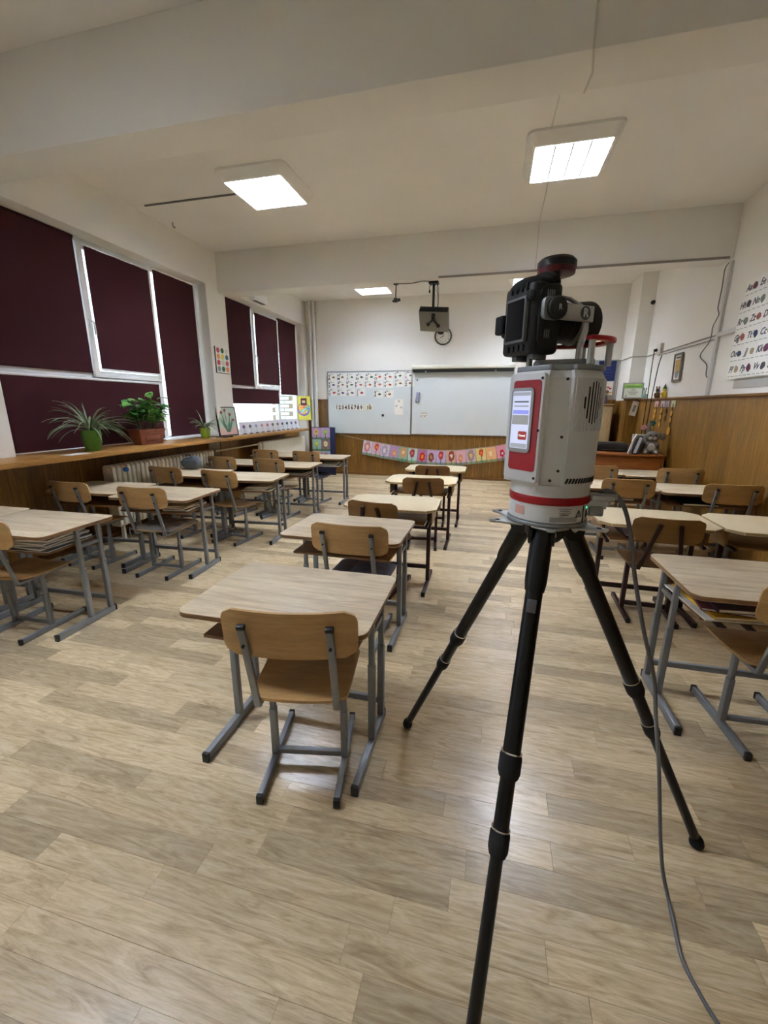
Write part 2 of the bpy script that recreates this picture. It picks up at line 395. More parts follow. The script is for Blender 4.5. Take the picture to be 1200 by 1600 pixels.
# ------------------------------------------------------------------ windows and blinds
def frame_bars(mb, y0, y1, z0, z1, w=0.05, x0=XG-0.04, x1=XG+0.02):
    mb.bx(x0, x1, y0, y0+w, z0, z1); mb.bx(x0, x1, y1-w, y1, z0, z1); mb.bx(x0, x1, y0+w, y1-w, z0, z0+w); mb.bx(x0, x1, y0+w, y1-w, z1-w, z1)
def window(name, W, m1, m2, ztr):
    f = MB(); frame_bars(f, W[0], W[1], SILL+0.03, HEAD, 0.055)
    f.bx(XG-0.04, XG+0.02, m1-0.03, m1+0.03, ztr-0.03, HEAD-0.055); f.bx(XG-0.04, XG+0.02, m2-0.035, m2+0.035, SILL+0.085, HEAD-0.055)
    f.bx(XG-0.04, XG+0.02, W[0]+0.055, m2-0.035, ztr-0.03, ztr+0.03)
    o = struct(name, f, PVC, bevel=0.004)
    for a, b, c, d in ((W[0]+0.05, m1-0.03, ztr+0.03, HEAD-0.05), (m1+0.03, m2-0.035, ztr+0.03, HEAD-0.05), (m2+0.035, W[1]-0.05, SILL+0.08, HEAD-0.05), (W[0]+0.05, m2-0.035, SILL+0.08, ztr-0.03)):
        MB().bx(XG-0.025, XG-0.019, a, b, c, d).build('pane', GLASS, o)
    s = MB(); frame_bars(s, m1-0.012, m2+0.012, ztr-0.012, HEAD-0.045, 0.06, XG+0.021, XG+0.05); s.build('sash', PVC, o, bevel=0.004)
    h = MB().bx(XG+0.05, XG+0.058, m1+0.006, m1+0.034, 2.16, 2.24); h.tube([(XG+0.058, m1+0.02, 2.215), (XG+0.085, m1+0.02, 2.215), (XG+0.092, m1+0.024, 2.195), (XG+0.092, m1+0.028, 2.09)], 0.009, 8)
    h.build('handle', PVC, o, smooth=0.8)
    return o
def blind(y0, y1, ztop, zbot, x, label, group, tube=True, bar=True):
    t = thing('roller_blind', label, 'blind', (x, (y0+y1)/2, zbot), group=group); h = (y1-y0)/2; H = ztop - zbot
    n = 9; g = [[(0.0015*math.sin(j*2.1+i), -h + 2*h*j/n, H*i/6) for j in range(n+1)] for i in range(7)]
    MB().sheet(g, 0.0012).build('fabric', BLIND, t, smooth=1.0)
    if tube:
        MB().tube([(-0.008, -h-0.008, H), (-0.008, h+0.008, H)], 0.014, 12).build('roller', BLIND if not bar else PVC, t, smooth=0.8)
    MB().bx(-0.006, 0.006, -h, h, -0.018, 0).build('bottom_bar', PVC if bar else BLIND, t, bevel=0.003)
    return t
window('window_1', W1, 3.61, 4.50, 1.70)
window('window_2', W2, 6.66, 7.50, 1.70)
window('window_3', W3, 0.5, 1.4, 1.70)
XB = XG + 0.062
blind(2.62, 3.585, 2.95, 1.745, XB-0.025, 'dark maroon roller blind over the big upper left pane of the near window', 'near window blinds', bar=False)
blind(3.667, 4.462, 2.905, 1.775, XB+0.005, 'dark maroon blind on the handled opening sash of the near window', 'near window blinds')
blind(4.568, 5.262, 2.95, 1.025, XB-0.025, 'full height maroon blind beside the pier, right pane of the near window', 'near window blinds')
blind(2.62, 4.455, 1.665, 1.005, XB-0.025, 'wide low maroon blind behind the potted plants on the sill', 'near window blinds')
blind(5.74, 6.635, 2.95, 1.745, XB-0.025, 'maroon blind of the far window, nearest the pier with the dotted chart', 'far window blinds', bar=False)
blind(6.712, 7.465, 2.905, 1.775, XB+0.005, 'maroon blind on the opening sash of the far window with white handle', 'far window blinds')
blind(7.565, 8.275, 2.95, 1.635, XB-0.025, 'maroon blind of the far window, nearest the corner pipes', 'far window blinds', bar=False)
blind(5.74, 7.46, 1.665, 1.46, XB-0.025, 'short lowered maroon blind strip above the row of cards', 'far window blinds', bar=False)
# unseen bay behind the camera
blind(-0.43, 0.47, 2.95, 1.745, XB-0.025, 'maroon blind of the window behind the camera, first pane', 'rear window blinds')
blind(0.57, 1.37, 2.905, 1.775, XB+0.005, 'maroon blind of the window behind the camera, sash pane', 'rear window blinds')
blind(1.48, 2.24, 2.95, 1.025, XB-0.025, 'unseen maroon blind added to hold back daylight, full height pane of the window behind the camera', 'rear window blinds')  # out of view, added to cut the daylight reaching the near beam
# window board strip of white pvc lying on the shelf before the right pane
struct('trim_7', MB().bx(XG+0.022, -3.80, 4.30, 5.30, SILL+0.0425, SILL+0.062), PVC, bevel=0.003)
# brick return outside the far window
op = struct('wall_outside', MB().bx(-4.62, -4.09, 8.42, 8.6, 0.4, 3.2), mat('mortar', '#a5957f', 0.9))
BRK = mat('white_brick', '#e9e8e4', 0.8, var=0.05, vscale=9)
bme = MB().bx(-0.107, 0.107, -0.012, 0.0, -0.0325, 0.0325).mesh('brick', BRK, bevel=0.003)
for r_ in range(24):
    z = 0.6 + r_ * 0.08
    for k in range(3):
        xx = -4.55 + k * 0.225 + (0.11 if r_ % 2 else 0)
        if xx < -4.13: link('brick', bme, op, (xx, 8.421, z))

# ------------------------------------------------------------------ ceiling lights
LAMPW = mat('lamp_housing', '#e9e7e2', 0.4); TUBE = emis('lit_tube', '#e3edfd', LAMP)
REFL = mat('lamp_reflector', '#c4c5c6', 0.4)
def make_lamp():
    t = thing('ceiling_light', '', 'lamp')
    S = 0.34; rim = 0.066; D = 0.085
    hb = MB()
    inner = rrect(2*(S-rim), 2*(S-rim), 0.012, 5); innert = rrect(2*(S-rim)-0.01, 2*(S-rim)-0.01, 0.012, 5)
    rings = [(rrect(2*S, 2*S, 0.06, 5), 0.0), (rrect(2*S, 2*S, 0.06, 5), -0.018), (rrect(2*S-0.10, 2*S-0.10, 0.05, 5), -D), (inner, -D), (innert, -0.02)]
    n = len(inner)
    for i, (pg, z) in enumerate(rings): hb.v += [(p[0], p[1], z) for p in pg]
    for i in range(len(rings)-1):
        for j in range(n): hb.f.append((i*n+j, i*n+(j+1) % n, (i+1)*n+(j+1) % n, (i+1)*n+j)); hb.m.append(0)
    hb.f.append(tuple(range(4*n, 5*n))); hb.m.append(1)
    hb.build('housing', [LAMPW, REFL], t, smooth=0.6)
    q = S - rim - 0.012
    for k in range(4):
        x = (k - 1.5) * 0.128
        MB().tube([(x, -q+0.01, -0.036), (x, q-0.01, -0.036)], 0.0145, 10).build('tube', TUBE, t, smooth=1.0)
    for k in range(3):
        x = (k - 1) * 0.128; MB().bx(x-0.006, x+0.006, -q, q, -0.083, -0.021).build('louvre', REFL, t)
    for k in range(13):
        y = -q + (k + 0.5) * 2*q/13; MB().bx(-q, q, y-0.0015, y+0.0015, -0.083, -0.052).build('louvre', REFL, t)
    return t
lamp0 = make_lamp()
for i, (x, y, lab) in enumerate(((-2.17, 4.10, 'lit square ceiling lamp over the window side desks, left of the two near lamps'), (0.455, 4.20, 'lit square ceiling lamp above the scanner, right of the two near lamps'),
        (-2.13, 7.55, 'lit square ceiling lamp beyond the far beam, above the left whiteboard'), (0.455, 7.55, 'lit square ceiling lamp beyond the far beam, partly behind the camera'),
        (-2.17, 1.0, 'lit square ceiling lamp behind the viewer on the window side'))):
    o = lamp0 if i == 0 else copy_tree(lamp0)
    o.location = (x, y, ZC); tag(o, lab, 'lamp', 'square ceiling lamps')
CABW = mat('white_cable', '#cfccc5', 0.5); CABG = mat('grey_cable', '#6c6a67', 0.5); CABK = mat('black_cable', '#17171a', 0.5)
tag(MB().bx(-3.62, -2.50, 4.19, 4.205, ZC-0.012, ZC).build('cable_duct', CABG), 'thin grey cable duct on the ceiling running to the left lamp', 'cable duct')
tag(MB().tube([(0.31, 2.376, ZC), (0.315, 2.376, BEAMZ-0.003), (0.34, 2.52, BEAMZ-0.006), (0.33, 2.65, BEAMZ-0.003), (0.33, 2.656, ZC-0.01), (0.3, 3.0, ZC-0.004), (0.28, 3.87, ZC-0.004)], 0.005, 6).build('lamp_cable', CABW), 'thin white cable over the near beam to the right lamp', 'cable')
tag(MB().tube([(0.35, 4.55, ZC-0.004), (0.36, 5.54, ZC-0.006), (0.36, 5.555, BEAMZ+0.02)], 0.004, 6).build('lamp_cable', CABW), 'thin white cable from the right lamp down the far beam', 'cable')
hk = MB().tube([(-3.64, 4.62, ZC), (-3.64, 4.62, ZC-0.04), (-3.63, 4.63, ZC-0.055), (-3.615, 4.62, ZC-0.045)], 0.006, 6)
tag(hk.build('ceiling_hook', CABG, smooth=0.8), 'small dark hook in the ceiling near the window wall', 'hook')
#@@OBJECTS@@
# ------------------------------------------------------------------ school desks and chairs
DW, DD, DZ = 0.735, 0.525, 0.68
def runner(parent, x, y0, y1, w, h, m):
    r = MB().bx(x-w/2, x+w/2, y0, y1, 0.0, h).build('runner', m, parent, bevel=0.003)
    for a, b in ((y0-0.003, y0+0.012), (y1-0.012, y1+0.003)):
        MB().bx(x-w/2-0.0012, x+w/2+0.0012, a, b, 0.001, h+0.0012).build('end_cap', BLACK, r, bevel=0.002)
def make_desk_grey():
    t = thing('school_desk', '', 'desk')
    MB().prism(rrect(DW, DD, 0.045, 6), DZ-0.022, DZ, 'z', 0, 1).build('top', [OAKTOP, OAKEDGE], t, bevel=0.0025)
    sh = MB().bx(-0.303, 0.303, -0.20, 0.20, 0.545, 0.560).build('book_shelf', SHELFBD, t, bevel=0.002)
    MB().bx(-0.303, 0.303, 0.185, 0.20, 0.5605, DZ-0.0225).build('back_panel', SHELFBD, t, bevel=0.002)
    for s in (-1, 1):
        x = s * 0.318
        runner(t, x, -0.25, 0.19, 0.026, 0.042, STEEL)
        for y in (0.0, 0.155):
            MB().bx(x-0.014, x+0.014, y-0.014, y+0.014, 0.0425, 0.40).build('leg', STEEL, t, bevel=0.002)
            l = MB().bx(x-0.0115, x+0.0115, y-0.0115, y+0.0115, 0.4005, DZ-0.0225).build('inner_leg', STEEL, t, bevel=0.002)
            M = Matrix.Rotation(PI/2, 4, 'Y')
            MB().lathe([(0.0, -0.018), (0.006, -0.018), (0.006, 0.018), (0.0, 0.018)], 8, (x, y, 0.385), M).build('bolt', CHROME, l)
        MB().bx(x-0.008, x+0.008, 0.0145, 0.1405, 0.523, 0.5445).build('shelf_rail', STEEL, t, bevel=0.002)
    MB().bx(-0.3035, 0.3035, 0.143, 0.163, 0.10, 0.13).build('crossbar', STEEL, t, bevel=0.002)
    return t
def make_desk_brown():
    t = thing('school_desk', '', 'desk')
    MB().prism(chamf(0.72, 0.50, 0.07), DZ-0.022, DZ, 'z', 0, 1).build('top', [PALETOP, PALEEDGE], t, bevel=0.004)
    MB().bx(-0.27, 0.27, -0.17, 0.19, 0.545, 0.558).build('book_shelf', PLYDK, t, bevel=0.002)
    for s in (-1, 1):
        x = s * 0.285
        g = [[(s*0.316 + 0*i, -0.12 + 0.30*j/6, 0.657 - 0.12*i/3) for j in range(7)] for i in range(4)]
        MB().sheet(g, 0.012).build('side_panel', PLYDK, t, bevel=0.002)
        runner(t, x, -0.24, 0.24, 0.026, 0.036, BROWNSTEEL)
        MB().bx(x-0.015, x+0.015, 0.0, 0.04, 0.0365, DZ-0.0225).build('leg', BROWNSTEEL, t, bevel=0.003)
        MB().bx(x-0.0105, x+0.0105, -0.17, 0.19, 0.525, 0.5445).build('shelf_rail', BROWNSTEEL, t, bevel=0.002)
    for z in (0.13,):
        MB().bx(-0.269, 0.269, 0.008, 0.032, z, z+0.032).build('crossbar', BROWNSTEEL, t, bevel=0.003)
    return t
def seat_mesh(m):
    W_, g = 0.37, []
    for i in range(13):
        u = i / 12; y = -0.175 + 0.375 * u
        z = 0.398 + 0.012 * (2*u-1)**2 - (0.03 * max(0, (u-0.8)/0.2)**2)
        inset = 0.0
        for e in (u, 1-u):
            if e < 0.12: inset = max(inset, 0.05 * (1 - math.sqrt(max(0, 1 - (1 - e/0.12)**2))))
        w = W_/2 * (0.95 + 0.08*u) - inset
        g.append([(w*(2*j/10-1), y, z - 0.006*(1-(2*j/10-1)**2)) for j in range(11)])
    return MB().sheet(g, 0.010).mesh('seat', m, smooth=0.9)
def back_mesh(m, W_=0.45, z0=0.612, z1=0.785, y0=-0.228, curve=0.035, tilt=-0.10):
    g = []
    n = 16
    for i in range(11):
        v = i / 10; inset = 0.0
        for e in (v, 1-v):
            if e < 0.25: inset = max(inset, 0.04 * (1 - math.sqrt(max(0, 1 - (1 - e/0.25)**2))))
        w = W_/2 - inset; z = z0 + (z1-z0)*v
        g.append([(w*(2*j/n-1), y0 + curve*((w/(W_/2))*(2*j/n-1))**2 + tilt*(z-z0) , z) for j in range(n+1)])
    return MB().sheet(g, 0.010).mesh('backrest', m, smooth=0.9)
def make_chair_grey():
    t = thing('school_chair', '', 'chair')
    link('seat', seat_mesh(PLY), t); link('backrest', back_mesh(PLY), t)
    for s in (-1, 1):
        x = s * 0.142
        runner(t, x, -0.225, 0.225, 0.022, 0.036, STEEL)
        MB().bx(x-0.0125, x+0.0125, -0.035, -0.005, 0.0365, 0.25).build('leg', STEEL, t, bevel=0.002)
        MB().bx(x-0.010, x+0.010, -0.032, -0.008, 0.2505, 0.368).build('inner_leg', STEEL, t, bevel=0.002)
        MB().bx(x-0.0115, x+0.0115, -0.165, 0.14, 0.3685, 0.386).build('seat_rail', STEEL, t, bevel=0.002)
        a, b = Vector((x, -0.165, 0.375)), Vector((x, -0.2575, 0.742))
        u = MB().bar(a, b, 0.024, 0.014, (0, 1, 0)).build('upright', STEEL, t, bevel=0.002)
        d = (b - a).normalized(); MB().bar(b - d*0.012, b + d*0.004, 0.0265, 0.0165, (0, 1, 0)).build('end_cap', BLACK, u, bevel=0.002)
        MB().lathe([(0, -0.004), (0.005, -0.004), (0.005, 0.003), (0, 0.003)], 8, (x, -0.2515, 0.665), Matrix.Rotation(PI/2, 4, 'X')).build('bolt', BLACK, u)
    MB().bx(-0.131, 0.131, -0.031, -0.009, 0.038, 0.060).build('crossbar', STEEL, t, bevel=0.002)
    return t
def make_chair_brown():
    t = thing('school_chair', '', 'chair')
    link('seat', seat_mesh(PLYDK), t); link('backrest', back_mesh(PLYDK, 0.40, 0.585, 0.745), t)
    for s in (-1, 1):
        x = s * 0.142
        runner(t, x, -0.22, 0.22, 0.024, 0.034, BROWNSTEEL)
        MB().bx(x-0.014, x+0.014, -0.04, -0.004, 0.0345, 0.368).build('leg', BROWNSTEEL, t, bevel=0.003)
        MB().bx(x-0.0115, x+0.0115, -0.165, 0.14, 0.3685, 0.386).build('seat_rail', BROWNSTEEL, t, bevel=0.002)
        a, b = Vector((s*0.12, -0.168, 0.375)), Vector((s*0.055, -0.2585, 0.712))
        MB().bar(a, b, 0.024, 0.014, (0, 1, 0)).build('upright', BROWNSTEEL, t, bevel=0.002)
    MB().bx(-0.127, 0.127, -0.033, -0.009, 0.05, 0.08).build('crossbar', BROWNSTEEL, t, bevel=0.002)
    MB().bx(-0.127, 0.127, -0.033, -0.009, 0.345, 0.367).build('crossbar', BROWNSTEEL, t, bevel=0.002)
    return t
protos = {}
def put(kind, maker, loc, rz, label, group):
    if kind not in protos: o = protos[kind] = maker()
    else: o = copy_tree(protos[kind])
    o.location = loc; o.rotation_euler = (0, 0, math.radians(rz)); tag(o, label, 'desk' if 'desk' in kind else 'chair', group)
    return o
G, B = 'grey', 'brown'
# key: (kind, centre x, centre y, turn, label)
DESKS = {
 'C1': (G, -0.73, 1.44, 0.5, 'oak topped grey steel school desk nearest the viewer, alone in the middle column'),
 'C2': (G, -0.82, 2.40, -0.5, 'oak topped grey desk second in the middle column, chair with grey cushion'),
 'C3': (B, -0.72, 3.17, 1, 'pale desk with clipped corners and brown legs, nearest of its kind in the middle column'),
 'C4': (B, -0.67, 4.29, 0.5, 'pale clipped corner desk on brown legs, fourth in the middle column'),
 'C5': (B, -0.635, 5.15, 0.5, 'pale clipped corner desk on brown legs, last of the middle column before the garland'),
 'L1b': (G, -2.835, 1.975, 2, 'oak topped grey desk at the left edge, pile of grey notebooks in its shelf'),
 'L1a': (G, -3.58, 1.98, 1.5, 'oak topped grey desk by the wood panelling, leftmost of all desks'),
 'L2b': (G, -2.70, 2.99, 4, 'oak topped grey desk in the second window side row, on the aisle'),
 'L2a': (G, -3.445, 3.05, 3.5, 'oak topped grey desk in the second window side row, against the panelling'),
 'L3b': (G, -2.50, 3.96, 5, 'oak topped grey desk in the third window side row, on the aisle'),
 'L3a': (G, -3.25, 4.03, 4, 'oak topped grey desk in the third window side row, by the ribbed radiator'),
 'L4b': (G, -2.515, 4.94, 3, 'oak topped grey desk in the fourth window side row, on the aisle'),
 'L4a': (G, -3.26, 4.99, 3, 'oak topped grey desk in the fourth window side row, by the window wall'),
 'L5b': (G, -2.425, 5.87, 3, 'oak topped grey desk last of the window side rows, on the aisle'),
 'L5a': (G, -3.17, 5.91, 3, 'oak topped grey desk last of the window side rows, below the flat radiator'),
 'R1': (G, 1.205, 2.09, 0.5, 'greyish oak desk cut by the right edge, magazines in its shelf'),
 'R2a': (B, 1.10, 3.17, -1, 'pale clipped corner desk on brown legs just right of the scanner'),
 'R2b': (B, 1.84, 3.16, -1.5, 'pale clipped corner desk on brown legs at the right edge by the wall'),
 'R3a': (G, 1.165, 4.49, -1, 'oak topped grey desk right of the scanner, third row on the right, aisle side'),
 'R3b': (G, 1.905, 4.43, -1, 'oak topped grey desk in the third right row, by the panelled wall'),
 'R4a': (G, 1.105, 5.43, 1, 'oak topped grey desk before the teacher desk, aisle side'),
 'R4b': (G, 1.845, 5.38, 1, 'oak topped grey desk before the teacher desk, by the panelled wall'),
}
for k, (kd, x, y, a, lab) in DESKS.items():
    put('desk_' + kd, make_desk_grey if kd == G else make_desk_brown, (x, y, 0), a, lab, 'school desks')
CHAIRS = {
 'C1': (G, -0.64, 1.345, 11, 'beech plywood chair on grey runners, nearest the viewer'),
 'C2': (G, -0.735, 2.37, 0, 'beech plywood chair with grey quilted cushion, second of the middle column'),
 'C3': (B, -0.775, 3.07, -10, 'brown framed plywood chair third in the middle column, behind the cushioned chair'),
 'C4': (B, -0.645, 4.20, 8, 'brown framed plywood chair fourth in the middle column'),
 'C5': (B, -0.66, 5.15, 4, 'brown framed plywood chair farthest in the middle column, before the garland'),
 'L1b': (G, -2.835, 1.865, 3, 'beech plywood chair cut by the left edge, pushed under the nearest left desk'),
 'L2b': (G, -2.69, 2.96, 2, 'beech plywood chair with grey cushion in the second window side row'),
 'L2a': (G, -3.46, 3.00, -3, 'beech plywood chair against the panelling, leftmost backrest in view'),
 'L3b': (G, -2.61, 3.93, -7, 'beech plywood chair with bare seat pulled out in the third window side row'),
 'L3a': (G, -3.32, 3.96, -6, 'beech plywood chair before the ribbed radiator'),
 'L4b': (G, -2.62, 4.97, -5, 'beech plywood chair on the aisle side of the fourth window row'),
 'L4a': (G, -3.29, 5.06, -8, 'beech plywood chair on the wall side of the fourth window row'),
 'L5b': (G, -2.53, 5.86, -8, 'beech plywood chair with navy cushion at the last window side desk'),
 'L5a': (G, -3.21, 5.85, -6, 'beech plywood chair before the flat white radiator'),
 'R1': (G, 1.245, 1.985, 3, 'plywood chair with bare seat, cut by the right edge'),
 'R2a': (B, 1.125, 3.18, -2, 'brown framed plywood chair just right of the hanging grey cable'),
 'R2b': (B, 1.86, 3.02, 0, 'brown framed plywood chair at the right edge by the wall'),
 'R3a': (G, 1.235, 4.56, 2, 'plywood chair right of the scanner base, third right row, aisle side'),
 'R3b': (G, 2.03, 4.50, 2, 'plywood chair by the panelled wall in the third right row'),
 'R4a': (G, 1.16, 5.55, 5, 'plywood chair partly behind the scanner, in front of the teacher desk'),
 'R4b': (G, 1.985, 5.56, 2, 'plywood chair by the panelled wall in front of the teacher desk'),
}
for k, (kd, x, y, a, lab) in list(CHAIRS.items()):
    dk = DESKS[k]; near = dk[2] - (0.2625 if dk[0] == G else 0.25); y = min(y, near + 0.188 - 0.225*math.sin(abs(math.radians(a - dk[3]))))   # backrest stays clear of the desk top
    CHAIRS[k] = (kd, x, y, a, lab)
    put('chair_' + kd, make_chair_grey if kd == G else make_chair_brown, (x, y, 0), a, lab, 'school chairs')

# cushions on seats
def cushion(key, col, label, seed):
    kd, x, y, a, _ = CHAIRS[key]; n = 18
    t = thing('seat_cushion', label, 'cushion', (x, y, 0.405), math.radians(a), 'seat cushions')
    def top(u, v):
        e = (1 - abs(u)**6) * (1 - abs(v)**6); q = abs(math.sin(1.5*PI*(u+1))) * abs(math.sin(1.5*PI*(v+1)))
        return 0.004 + 0.034 * max(0, e)**0.5 * (0.55 + 0.45 * q**0.4)
    mb = MB(); vs = []; N_ = n + 1
    for sgn in (1, 0):
        for i in range(N_):
            for j in range(N_):
                u, v = 2*i/n-1, 2*j/n-1; vs.append((0.19*u, 0.012+0.185*v, top(u, v) if sgn else 0.001))
    fs = []
    for i in range(n):
        for j in range(n):
            p = i*N_+j; fs.append((p, p+N_, p+N_+1, p+1)); q = p + N_*N_; fs.append((q, q+1, q+N_+1, q+N_))
    for i in range(n):
        for a_, b_ in ((i*N_, (i+1)*N_), (i*N_+n, (i+1)*N_+n), (i, i+1), (n*N_+i, n*N_+i+1)): fs.append((a_, b_, b_+N_*N_, a_+N_*N_))
    mb.add(vs, fs).build('cover', mat('cushion_' + key, col, 0.9, bump=0.1, bscale=300), t, smooth=1.2)
    for s in (-1, 1):
        MB().tube([(s*0.17, -0.175, 0.012), (s*0.165, -0.20, 0.03), (s*0.155, -0.215, -0.01), (s*0.158, -0.20, -0.06)], 0.003, 5).build('tie', mat('cushion_tie', '#8d93a3', 0.9), t)
cushion('C2', '#8389a0', 'grey blue quilted cushion on the second chair of the middle column', 1)
cushion('L2b', '#7d776e', 'grey quilted cushion on the chair of the second window side row', 2)
cushion('L5b', '#3a4660', 'navy cushion on the chair of the last window side row', 3)

# books and papers in the desk shelves
def book(label, key, dx, dy, z, w, d, h, col, rz=0, group=None, pages=True):
    kd, x, y, a, _ = DESKS[key]; ar = math.radians(a)
    px, py = x + dx*math.cos(ar) - dy*math.sin(ar), y + dx*math.sin(ar) + dy*math.cos(ar)
    t = thing('book', label, 'book', (px, py, z), ar + math.radians(rz), group)
    cm = mat('cover_' + col, col, 0.5, var=0.25, vscale=14)
    MB().bx(-w/2, w/2, -d/2, d/2, 0, 0.0015).bx(-w/2, w/2, -d/2, d/2, h-0.0015, h).bx(-w/2, -w/2+0.002, -d/2, d/2, 0.0015, h-0.0015).build('cover', cm, t)
    MB().bx(-w/2+0.0025, w/2-0.003, -d/2+0.003, d/2-0.003, 0.0017, h-0.0017).build('pages', PAPER, t)
    return h
def pile(key, dx, dy, items, where, gname):
    z = 0.5605 if DESKS[key][0] == G else 0.5585
    for i, (nm, w, d, h, col, rz) in enumerate(items):
        z += book(f'{nm} {where}', key, dx, dy, z + 0.0004, w, d, h, col, rz, gname) + 0.0006
pile('L1b', 0.16, -0.03, [('dark grey thin folder under the notebooks', 0.30, 0.36, 0.008, '#4a4d52', 3), ('pale grey notebook low in the pile', 0.25, 0.34, 0.012, '#9aa3ad', -4), ('blue grey notebook', 0.23, 0.32, 0.014, '#6f7d8f', 6), ('white grey workbook', 0.24, 0.32, 0.012, '#b9bec4', -2), ('slate grey book topmost of its pile', 0.22, 0.30, 0.016, '#59616c', 8)], 'in the leftmost aisle desk', 'notebooks in the left desk')
pile('L1b', -0.16, -0.05, [('black flat bag like folder', 0.30, 0.36, 0.02, '#1d1d22', -2)], 'in the nearest left desk, wall side', 'notebooks in the left desk')
pile('R1', -0.10, -0.04, [('white sheet block lowest in the pile', 0.42, 0.36, 0.006, '#dcdcd8', 4), ('yellow magazine with red print', 0.36, 0.34, 0.012, '#d9a520', 6), ('maroon magazine over the yellow one', 0.34, 0.32, 0.012, '#5b1f2a', -8), ('dark purple picture book', 0.32, 0.32, 0.016, '#3b2540', 5)], 'in the right edge desk', 'magazines in the right edge desk')
pile('R1', 0.19, -0.06, [('white open exercise sheets', 0.2, 0.30, 0.01, '#cfd0d6', 9), ('black thin folder', 0.22, 0.30, 0.008, '#222226', -4)], 'in the right edge desk, wall side', 'magazines in the right edge desk')
pile('L2b', 0.18, -0.02, [('brown textbook under a red one', 0.22, 0.3, 0.016, '#57402f', 3), ('dull red workbook', 0.21, 0.29, 0.014, '#7c3a3a', -5), ('cream notebook', 0.2, 0.28, 0.01, '#b8a98c', 4)], 'in the second row aisle desk by the windows', 'books in the second row')
pile('L2b', -0.18, -0.02, [('dark slate folder', 0.26, 0.32, 0.012, '#3b4350', 0)], 'in the second row desk, chair side', 'books in the second row')
pile('L3b', 0.16, -0.03, [('grey folder', 0.3, 0.34, 0.01, '#77726b', 2), ('tan notebook', 0.24, 0.3, 0.014, '#9b8560', -5), ('pale workbook topmost', 0.22, 0.3, 0.012, '#b3aca0', 6)], 'in the third row aisle desk by the windows', 'books in the third row')
pile('L4b', 0.15, -0.02, [('maroon textbook', 0.24, 0.3, 0.018, '#5d2f33', 2), ('grey green notebook', 0.22, 0.3, 0.012, '#6f7a66', -6)], 'in the fourth row aisle desk by the windows', 'books in the fourth row')
pile('L5b', 0.14, -0.06, [('navy folder with yellow edge', 0.3, 0.36, 0.014, '#2c3560', 8), ('grey magazine', 0.26, 0.34, 0.01, '#8d8d8a', -4), ('white notebook', 0.22, 0.3, 0.01, '#c4c4c0', 7)], 'in the last aisle desk by the windows', 'books in the last row')
pile('R2a', -0.05, -0.02, [('plum coloured book', 0.24, 0.3, 0.016, '#4c2c40', 3), ('lilac notebook', 0.22, 0.28, 0.01, '#8d7fa8', -5)], 'in the pale desk right of the scanner', 'books in the pale desk')
pile('R3a', 0.05, -0.04, [('dark blue book', 0.24, 0.3, 0.02, '#26304a', 3), ('pale violet notebook', 0.2, 0.28, 0.012, '#9a93b5', 8)], 'in the third right row aisle desk', 'books in the third right row')
pile('R3b', -0.05, -0.04, [('black folder', 0.28, 0.32, 0.016, '#1e1e24', 2)], 'in the third right row wall desk', 'books in the third right row')
# grey school bag on the desk by the radiator
bagm = mat('grey_bag_cloth', '#5d646b', 0.9, bump=0.15, bscale=200)
t = thing('school_bag', 'slumped grey school bag on the desk before the ribbed radiator', 'bag', (-3.40, 4.20, DZ+0.001))
blob('body', [((0,0,0.075),(0.13,0.055,0.075)), ((-0.05,0,0.07),(0.085,0.055,0.07)), ((0.05,0.005,0.085),(0.09,0.055,0.082))], bagm, t, 0.012, 4)
MB().tube([(-0.04, -0.03, 0.145), (-0.03, -0.035, 0.17), (0.03, -0.035, 0.172), (0.04, -0.03, 0.15)], 0.006, 6).build('handle', mat('bag_strap', '#3d4248', 0.9), t, smooth=1)
MB().tube([(-0.11, -0.045, 0.09), (0.0, -0.064, 0.10), (0.11, -0.048, 0.095)], 0.004, 5).build('zip', mat('bag_strap', '#3d4248', 0.9), t, smooth=1)

